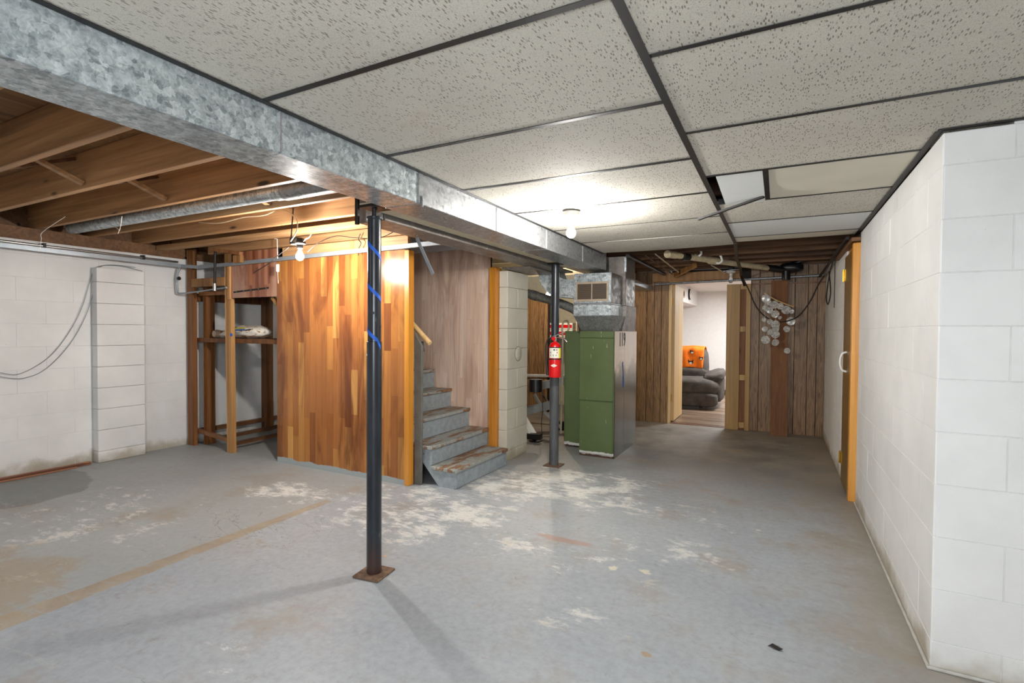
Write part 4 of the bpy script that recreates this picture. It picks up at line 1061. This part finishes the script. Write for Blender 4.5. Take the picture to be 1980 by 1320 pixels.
# ---------------------------------------------------------------- back wall and doorway
wbk = holder('wall_back')
DL, DR = -1.345, -0.617
def planks(x0, x1, z0, z1, edges, y=YB):
    e = [x0] + sorted(v for v in edges if x0 < v < x1) + [x1]
    for a, b in zip(e[:-1], e[1:]): block('wall_plank', (a + 0.003, y - 0.006, z0), (b - 0.003, y + 0.002, z1), M['panel'], wbk, 0.0015)
    block('wall_backing', (x0, y, z0), (x1, y + 0.09, z1), M['groove'], wbk)
planks(-2.75, DL - 0.03, 0.0, 2.15, [ony(u, 700, YB).x for u in (1250, 1264, 1278)] + [-1.95, -2.1, -2.3, -2.5])
planks(-0.33, XR - 0.03, 0.0, 2.15, [ony(u, 700, YB).x for u in (1467, 1493, 1535, 1560, 1578)])
block('wall_backing', (DL, YB + 0.02, 1.99), (-0.33, YB + 0.09, 2.15), M['groove'], wbk)
block('header', (-1.6, YB - 0.05, 2.0), (-0.45, YB - 0.012, 2.12), M['stud'], wbk, 0.003)
bar('diagonal_brace', ony(1305, 532, 7.25), ony(1345, 512, 6.9), 0.04, 0.06, M['stud'], wbk)
# area left of the furnace: planks at the back, cream room beyond
planks(-6.0, -3.235, 0.0, 1.85, [-3.9, -3.72, -3.55, -3.40, -3.30])
wall('wall_cream_back', (-6.0, 8.35, 0), (-1.5, 8.45, 2.4), M['cream'])
wall('wall_cream_side', (-2.80, YB + 0.1, 0), (-2.70, 8.35, 2.4), M['cream'])
# door frame and leaf of the doorway
dr = holder('door_1')
block('door_jamb', (DL - 0.03, YB - 0.01, 0), (DL, YB + 0.10, 1.985), M['pine'], dr, 0.002)
block('door_leaf', (DL + 0.0, YB + 0.10, 0.02), (DL + 0.035, YB + 0.80, 1.97), M['pine'], dr, 0.002)
for z in (0.35, 1.72): block('hinge', (DL - 0.002, YB + 0.05, z - 0.05), (DL + 0.006, YB + 0.10, z + 0.05), M['brass'], dr, 0.001)
block('door_jamb', (DL - 0.03, YB - 0.01, 1.985), (DR, YB + 0.10, 2.0), M['pine'], dr, 0.002)
block('door_threshold', (DL, YB + 0.0, 0.0), (DR, YB + 0.06, 0.006), M['reddish'], dr, 0.001)
# raw board and ladder framing to the right of the opening
lf = thing('raw_stud_frame', 'unfinished light wood board and ladder blocking beside the doorway', 'framing', (-0.47, YB - 0.05, 0))
block('wide_board', (-0.617, YB - 0.06, 0), (-0.452, YB - 0.02, 1.93), M['raw'], lf, 0.003)
block('stud', (-0.380, YB - 0.06, 0), (-0.325, YB - 0.01, 1.93), M['raw'], lf, 0.003)
block('backing', (-0.46, YB - 0.012, 0), (-0.37, YB - 0.002, 1.93), M['stud_old'], lf)
for z in (0.03, 0.66, 1.30, 1.86): block('blocking', (-0.45, YB - 0.055, z), (-0.382, YB - 0.015, z + 0.075), M['raw'], lf, 0.002)

block('thin_rail', (-0.33, YB - 0.03, 1.918), (XR - 0.035, YB - 0.007, 1.934), M['reddish'], wbk, 0.002)
block('thin_rail', (-1.9, YB - 0.009, 1.872), (DL - 0.03, YB - 0.0065, 1.876), M['groove'], wbk)
lp = thing('leaning_plank', 'long reddish brown plank leaning upright against the panelled wall', 'plank', (0.02, 7.2, 0))
bm = bmesh.new(); beam(bm, (0.025, 7.19, 0.0), (0.005, 7.372, 1.955), 0.185, 0.02, (0, 1, 0), 0.002); obj('plank', bm, M['plank'], lp)

cp = thing('back_conduit', 'grey pipe running across the back wall just over the doorway', 'pipe', (-0.5, YB - 0.07, 1.98))
tube('pipe', [(-1.57, YB - 0.075, 1.962), (0.49, YB - 0.075, 2.005)], 0.016, M['galv_plain'], cp, 12)

bo = thing('unlit_light_bulb', 'unlit clear bulb in a porcelain holder over the doorway', 'light bulb', tuple(ony(1413, 540, 7.2)))
c = ony(1413, 541, 7.2)
lathe('glass_bulb', c, [(0.004, -0.042), (0.02, -0.036), (0.03, -0.015), (0.03, 0.0), (0.02, 0.03), (0.014, 0.045)], M['glass'], bo, 18)
lathe('socket', c + Vector((0, 0, 0.04)), [(0.018, 0), (0.022, 0.01), (0.022, 0.04), (0.06, 0.055), (0.06, 0.068), (0.03, 0.08)], M['ceramic'], bo, 20)
bar('hanger_bar', c + Vector((-0.09, 0, 0.115)), c + Vector((0.1, 0, 0.135)), 0.02, 0.008, M['greymetal'], bo)
block('bracket', tuple(c + Vector((-0.03, 0, 0.12))), tuple(c + Vector((0.03, 0.16, 0.20))), M['dark'], bo, 0.003)

# drain pipes
dp = thing('drain_pipe', 'aged white plastic drain pipe slung under the dark joists at the back', 'pipe', (-0.6, 6.4, 2.1))
tube('pipe', [ony(1290, 491, 5.4), ony(1440, 512, 6.7), ony(1484, 518, 7.0)], 0.032, M['pvc'], dp, 14)
tube('pipe_end', [ony(1290, 491, 5.4), ony(1306, 493, 5.55)], 0.039, M['pvc'], dp, 14)
tube('coupling', [ony(1372, 503, 6.1), ony(1386, 505, 6.2)], 0.040, M['pvc'], dp, 14)
tube('hose_clamp', [ony(1320, 496, 5.6), ony(1331, 497, 5.7)], 0.040, M['dark'], dp, 14)
for (u, v, yy) in ((1350, 486, 5.9), (1390, 500, 6.2)):
    h = thing('pipe_hook', 'white plastic J hook holding the drain pipe, ' + ('left one by the tile edge' if u < 1370 else 'right one in the open'), 'hook', tuple(ony(u, v, yy)))
    tube('hook', [ony(u, v - 10, yy - 0.05) , ony(u + 4, v - 4, yy - 0.05), ony(u + 6, v + 4, yy - 0.05), ony(u, v + 9, yy - 0.05), ony(u - 7, v + 7, yy - 0.05)], 0.012, M['whiteplastic'], h, 10, 5)
bj = thing('drain_fitting', 'black plastic drain fitting at the end of the pipe above the leaning plank', 'pipe fitting', tuple(ony(1520, 520, 7.15)))
tube('inlet', [ony(1482, 517, 7.0), ony(1512, 521, 7.1)], 0.038, M['black'], bj, 14)
puff('trap_body', ony(1530, 517, 7.15), (0.26, 0.16, 0.12), M['black'], bj, 0.8, None, 0.08, 2)
tube('outlet', [ony(1520, 515, 7.15), ony(1520, 541, 7.15)], 0.048, M['black'], bj, 14)
tube('branch', [ony(1530, 512, 7.15), ony(1560, 500, 7.15)], 0.035, M['black'], bj, 12)

for (n_, lab, pts, r, m_) in (
    ('looped_cable', 'long black cable hanging in a wide loop across the panelled wall', [(1438, 540), (1450, 565), (1462, 592), (1480, 612), (1500, 621), (1520, 621), (1545, 610), (1568, 580), (1580, 555), (1594, 532)], 0.008, 'cable'),
):
    cord(n_, lab, [ony(u, v, 7.05) for u, v in pts], r, M[m_])
cord('coiled_cable', 'black cable loop hanging down near the brass door hinge', [onx(1612, 498, 0.46), onx(1603, 535, 0.46), onx(1598, 575, 0.46), onx(1601, 588, 0.46), onx(1606, 565, 0.46), onx(1603, 525, 0.46)], 0.006, M['cable'])
cord('coiled_cable', 'straight black cable end hanging beside the cable loop', [onx(1615, 490, 0.47), onx(1614, 540, 0.47), onx(1613, 595, 0.47)], 0.004, M['cable'])
cord('ceiling_cable', 'dark cable bundle running along the top of the right wall at the back', [(0.44, 7.3, 1.99), (0.46, 6.4, 2.02), (0.47, 5.6, 2.05), (0.48, 4.9, 2.06)], 0.016, M['cable'])
for i, (u0, v0, u1, v1) in enumerate(((1170 + 97, 491, 1312, 526), (1248, 494, 1300, 530), (1375, 512, 1402, 528))):
    cord('thin_copper_pipe', ('pale thin pipe crossing under the dark joists', 'brown thin pipe crossing under the dark joists nearest the duct', 'short thin pipe under the joists ending at the unlit bulb')[i],
         [ony(u0, v0, 5.6 if i < 2 else 6.6), ony(u1, v1, 7.0)], 0.008, M['pvc'] if i != 1 else M['rust'], 'pipe', 0)

# glass disc chime
ch = thing('disc_wind_chime', 'wind chime of round frosted glass discs strung from a bent stick', 'wind chime', tuple(ony(1508, 580, 7.1)))
tube('stick', [ony(1478, 566, 7.06), ony(1495, 577, 7.06), ony(1515, 586, 7.06), ony(1535, 593, 7.06)], [0.007] * 3 * 4 + [0.009], M['pine'], ch, 8, 4)
DD = [(1481, 577, 7), (1497, 589, 7), (1520, 599, 7.5), (1499, 607, 6.5), (1529, 621, 7), (1499, 627, 7), (1500, 635, 6), (1499, 646, 7), (1480, 657, 7), (1499, 662, 6), (1509, 592, 5.5), (1488, 600, 5.5), (1480, 595, 5), (1489, 622, 5), (1521, 636, 5.5), (1479, 636, 5), (1490, 642, 5.5), (1508, 614, 3), (1486, 585, 4.5), (1531, 602, 4), (1522, 678, 5), (1477, 618, 4)]
for i, (u, v, r) in enumerate(DD):
    yy = 7.04 + 0.05 * ((i * 7) % 5) / 5; c = ony(u, v, yy); rr = r * yy / 986 * 1.0
    a = random.uniform(-0.5, 0.5); ax = Vector((math.sin(a) * 0.6, -1, 0.3 * math.sin(i * 2.3))).normalized()
    bm = bmesh.new(); add_tube(bm, [c - ax * 0.004, c - ax * 0.003, c + ax * 0.003, c + ax * 0.004], [rr * 0.9, rr, rr, rr * 0.9], 18)
    dd = obj('glass_disc', bm, M['disc'], ch, True, 40)
    if i % 3 == 0:
        top = ony(min(max(u, 1480), 1534), 568 + (u - 1478) * 0.46, yy)
        tube('thread', [c + Vector((0, 0, rr)), top], 0.001, M['whiteplastic'], ch, 4)

# ---------------------------------------------------------------- side door in the right wall
d2_ = holder('door_2')
block('door_jamb', (XR - 0.048, 4.67, 0), (XR + 0.06, 4.75, 1.985), M['honey'], d2_, 0.003)
block('door_jamb', (XR - 0.02, 4.75, 1.95), (XR + 0.12, 5.24, 2.0), M['honey'], d2_, 0.003)
block('door_leaf', (XR - 0.045, 4.752, 0.015), (XR - 0.005, 5.235, 1.945), M['door'], d2_, 0.002)
block('door_backing', (XR + 0.0, 4.76, 0), (XR + 0.2, 5.23, 2.06), M['groove'], d2_)
block('head_board', (XR - 0.06, 4.68, 2.0), (XR + 0.0, 5.9, 2.03), M['stud_y'], d2_, 0.003)
for z in (0.22, 1.79):
    hg = block('hinge', (XR - 0.052, 5.18, z - 0.05), (XR - 0.044, 5.28, z + 0.05), M['brass'], d2_, 0.001)
    tube('hinge_pin', [(XR - 0.056, 5.235, z - 0.052), (XR - 0.056, 5.235, z + 0.052)], 0.006, M['brass'], d2_, 8)
tube('pull_handle', [(XR - 0.045, 4.98, 1.14), (XR - 0.075, 4.98, 1.125), (XR - 0.09, 4.98, 1.06), (XR - 0.075, 4.98, 0.995), (XR - 0.045, 4.98, 0.98)], 0.009, M['whiteplastic'], d2_, 10, 5)

# ---------------------------------------------------------------- rear room with the recliner
fl2 = holder('floor_rear_room')
y = YB + 0.07; k = 0
while y < 11.4:
    block('floor_plank', (-2.6, y, 0.0), (1.6, y + 0.088, 0.008), M['laminate'], fl2, 0.0015); y += 0.09; k += 1
wall('wall_rear_far', (-2.8, 11.3, 0), (1.8, 11.4, 2.25), M['white'])
wall('wall_rear_left', (-2.16, 8.3, 0), (-2.10, 11.3, 2.25), M['white'])
wall('wall_rear_right', (1.6, YB + 0.1, 0), (1.7, 11.3, 2.25), M['white'])
wall('wall_rear_near', (-0.33, YB + 0.095, 0), (1.6, YB + 0.14, 2.25), M['white'])
wall('ceiling_rear_room', (-2.8, YB + 0.1, 2.13), (1.8, 11.4, 2.2), M['white'])
sfz = wall('trim_7', (-2.10, 8.0, 1.83), (-1.51, 11.3, 2.13), M['white'])
structure(block('baseboard_rear', (-2.1, 11.275, 0.008), (1.6, 11.298, 0.11), M['dark'], None, 0.003))

ck = thing('wall_clock', 'round black rimmed clock on the white soffit above the recliner', 'clock', (-1.51, 10.1, 2.0))
lathe('rim', (-1.509, 10.1, 2.0), [(0.10, -0.0), (0.105, 0.015), (0.10, 0.03), (0.088, 0.03)], M['black'], ck, 32, 'X')
lathe('face', (-1.482, 10.1, 2.0), [(0.088, 0), (0.086, 0.004)], M['whiteplastic'], ck, 32, 'X')
bar('hand', (-1.477, 10.1, 2.0), (-1.477, 10.13, 2.05), 0.006, 0.002, M['ink'], ck, (1, 0, 0))
pc2 = thing('small_picture', 'small square framed picture on the soffit left of the clock', 'picture', (-1.51, 9.4, 1.97))
block('frame', (-1.509, 9.33, 1.905), (-1.495, 9.55, 2.03), M['tan'], pc2, 0.002)
block('print', (-1.496, 9.36, 1.93), (-1.493, 9.52, 2.005), M['louver'], pc2)

rc = thing('recliner', 'plump grey brown suede recliner in the rear room beyond the doorway', 'armchair', (-1.45, 9.7, 0))
from mathutils import Euler
puff('seat_cushion', (-1.36, 9.30, 0.375), (1.02, 0.86, 0.28), M['recliner'], rc, 0.5, None, 0.03, 1)
puff('footrest', (-1.36, 9.02, 0.17), (0.98, 0.34, 0.24), M['recliner'], rc, 0.4, None, 0.02, 2)
puff('lower_body', (-1.38, 9.45, 0.22), (0.98, 0.9, 0.28), M['recliner'], rc, 0.4, None, 0.01, 3)
puff('backrest', (-1.47, 9.80, 0.66), (0.74, 0.32, 0.66), M['recliner'], rc, 0.55, Euler((-0.18, 0, 0)), 0.03, 4)
puff('head_cushion', (-1.47, 9.86, 0.86), (0.70, 0.26, 0.28), M['recliner'], rc, 0.6, Euler((-0.15, 0, 0)), 0.03, 5)
puff('lumbar_cushion', (-1.47, 9.66, 0.54), (0.72, 0.26, 0.24), M['recliner'], rc, 0.6, None, 0.04, 6)
for sx in (-1, 1):
    puff('arm', (-1.36 + sx * 0.44, 9.50, 0.34), (0.20, 0.84, 0.48), M['recliner'], rc, 0.5, None, 0.02, 7 + sx)
    puff('arm_pad', (-1.36 + sx * 0.40, 9.42, 0.55), (0.34, 0.74, 0.15), M['recliner'], rc, 0.6, Euler((0.1, -0.28 * sx, 0)), 0.05, 10 + sx)
for (x, y) in ((-1.7, 9.2), (-1.15, 9.2), (-1.7, 9.95), (-1.15, 9.95)): block('foot', (x - 0.03, y - 0.03, 0.008), (x + 0.03, y + 0.03, 0.12), M['black'], rc)
bl = thing('orange_blanket', 'bright orange fleece throw with dark and white animal faces draped over the recliner back', 'blanket', (-1.5, 9.7, 0.66))
def bly(u, v):
    # v 0 front hem .. 1 rear hem, over the top
    if v < 0.6:
        t = v / 0.6; z = 0.655 + 0.325 * t; yv = 9.60 + 0.03 * t
    else:
        t = (v - 0.6) / 0.4; a = t * PI; z = 0.98 + 0.05 * math.sin(a) - (0.1 * max(0, t - 0.6)); yv = 9.63 + 0.40 * t
    yv += 0.010 * math.sin(u * 17 + v * 6) + 0.006 * math.sin(u * 31)
    return Vector((-1.86 + 0.70 * u - 0.02 * (1 - v), yv, z + 0.006 * math.sin(u * 11)))
bm = bmesh.new(); n = 26; G = [[bm.verts.new(bly(i / n, j / n)) for i in range(n + 1)] for j in range(n + 1)]
for j in range(n):
    for i in range(n): bm.faces.new((G[j][i], G[j][i + 1], G[j + 1][i + 1], G[j + 1][i]))
cl = obj('cloth', bm, M['orange'], bl, True); so = cl.modifiers.new('thick', 'SOLIDIFY'); so.thickness = 0.012; so.offset = 1
def animal(u, v, s):
    c = bly(u, v) + Vector((0, -0.016, 0)); grp = bmesh.new()
    s *= 1.45
    P = [(-0.9, 1.1), (-0.45, 0.55), (0.45, 0.55), (0.9, 1.1), (0.85, -0.2), (0.3, -0.8), (-0.3, -0.8), (-0.85, -0.2)]
    prism('animal_print', [(c.x + a * s, c.z + b * s) for a, b in P], c.y - 0.002, c.y + 0.008, M['dark'], cl, 'Y')
    prism('muzzle_print', [(c.x + a * s, c.z + b * s) for a, b in ((-0.4, 0.1), (0.4, 0.1), (0.5, -0.4), (0, -0.7), (-0.5, -0.4))], c.y - 0.004, c.y, M['whiteplastic'], cl, 'Y')
    grp.free()
for (u, v, s) in ((0.72, 0.50, 0.028), (0.70, 0.16, 0.034), (0.30, 0.28, 0.036), (0.95, 0.32, 0.026), (0.48, 0.1, 0.02), (0.45, 0.33, 0.015), (0.12, 0.5, 0.028)): animal(u, v, s)

# ---------------------------------------------------------------- inversion table behind the pillar
iv = thing('inversion_table', 'silver grey folding exercise table with black feet behind the block pillar', 'exercise machine', (-2.7, 5.8, 0))
yb = 5.75
tube('end_roller', [ony(1036, 733, 5.35) + Vector((0, 0, 0.0)), ony(1036, 757, 5.35)], 0.075, M['black'], iv, 24)
bar('table_frame', ony(1010, 725, 6.5), ony(1095, 727, 6.5), 0.05, 0.03, M['whiteplastic'], iv)
bar('table_edge', ony(1010, 731, 6.5), ony(1095, 731, 6.5), 0.05, 0.012, M['black'], iv)
bar('main_rail', ony(1045, 745, 6.1), ony(1110, 733, 6.2), 0.09, 0.10, M['greymachine'], iv)
bar('lower_rail', ony(1000, 798, 5.7), ony(1068, 782, 5.7), 0.05, 0.10, M['greymachine'], iv)
bar('leg', ony(1000, 782, 5.42), ony(1038, 846, 5.42), 0.05, 0.03, M['whiteplastic'], iv)
bar('leg', ony(1010, 812, 5.36), ony(1026, 842, 5.36), 0.04, 0.03, M['whiteplastic'], iv)
bar('leg', ony(1052, 795, 6.05), ony(1084, 826, 6.12), 0.05, 0.03, M['greymachine'], iv)
bar('strut', ony(1033, 762, 5.9), ony(1050, 790, 5.9), 0.03, 0.03, M['greymachine'], iv)
bar('strut', ony(1050, 764, 5.9), ony(1068, 790, 5.9), 0.02, 0.02, M['chrome'], iv)
q = onz(1035, 853); lathe('foot_disc', (q.x, q.y, 0), [(0.07, 0), (0.075, 0.012), (0.04, 0.02), (0.02, 0.05)], M['black'], iv, 20)
bar('foot', ony(1020, 842, 5.34), ony(1046, 844, 5.34), 0.08, 0.06, M['black'], iv)
q = onz(1084, 830); bm = bmesh.new(); add_box(bm, (q.x - 0.08, q.y - 0.05, 0), (q.x + 0.06, q.y + 0.05, 0.11), 0.02); obj('foot', bm, M['black'], iv)
tube('power_cord', [ony(1048, 755, 5.3), ony(1049, 790, 5.3), ony(1047, 820, 5.3), ony(1048, 840, 5.3), ony(1044, 848, 5.3)], 0.004, M['black'], iv, 6, 5)

# red striped boxes and a pale cane in the cream area behind the furnace
for (v0, v1, lab, g) in ((624, 636, 'red and white striped carton on top behind the grey column', 0), (637, 650, 'lower red and white striped carton behind the grey column', 1)):
    a = ony(1058, v1, 7.6); b = ony(1107, v0, 7.6)
    t = thing('striped_carton', lab, 'carton', ((a.x + b.x) / 2, 7.7, a.z), 'striped cartons')
    block('carton', (a.x, 7.6, a.z), (b.x, 7.9, b.z), M['whiteplastic'], t, 0.003)
    block('red_stripe', (a.x + 0.005, 7.594, a.z + (b.z - a.z) * 0.2), (b.x - 0.01, 7.602, a.z + (b.z - a.z) * 0.7), M['red'], t)
sh = thing('rear_shelf_rack', 'low cream shelf unit holding the striped cartons', 'shelf', (-3.0, 7.8, 0))
a = ony(1058, 650, 7.6); b = ony(1107, 650, 7.6)
block('shelf_board', (a.x - 0.05, 7.58, a.z - 0.03), (b.x + 0.03, 7.95, a.z - 0.002), M['cream'], sh, 0.003)
for x in (a.x - 0.04, b.x - 0.0):
    for y in (7.6, 7.9): block('leg', (x, y, 0.0), (x + 0.03, y + 0.03, a.z - 0.03), M['cream'], sh, 0.002)
cord('pale_cane', 'pale curved cane hooked above the green cabinet', [Vector((-2.42, 5.99, 0.0)), ony(1088, 668, 5.9), ony(1087, 640, 5.9), ony(1088, 626, 5.9), ony(1094, 620, 5.9), ony(1098, 622, 5.9), ony(1100, 632, 5.9), ony(1096, 645, 5.9)], 0.012, M['cream'], 'cane')

# small debris on the floor
db = thing('dead_leaf', 'small dark dried leaf lying on the bare floor near the right wall', 'leaf', (0.012, 2.346, 0))
bm = bmesh.new(); pts = [(-0.03, -0.006), (-0.012, 0.012), (0.01, 0.008), (0.026, -0.012), (0.012, -0.022), (-0.008, -0.012)]
vs = [bm.verts.new((0.012 + x, 2.346 + y, 0.003 + 0.006 * (i % 2))) for i, (x, y) in enumerate(pts)]; vc = bm.verts.new((0.012, 2.343, 0.012))
for i in range(6): bm.faces.new((vs[i], vs[(i + 1) % 6], vc))
le = obj('blade', bm, M['dark'], db); so = le.modifiers.new('thick', 'SOLIDIFY'); so.thickness = 0.001
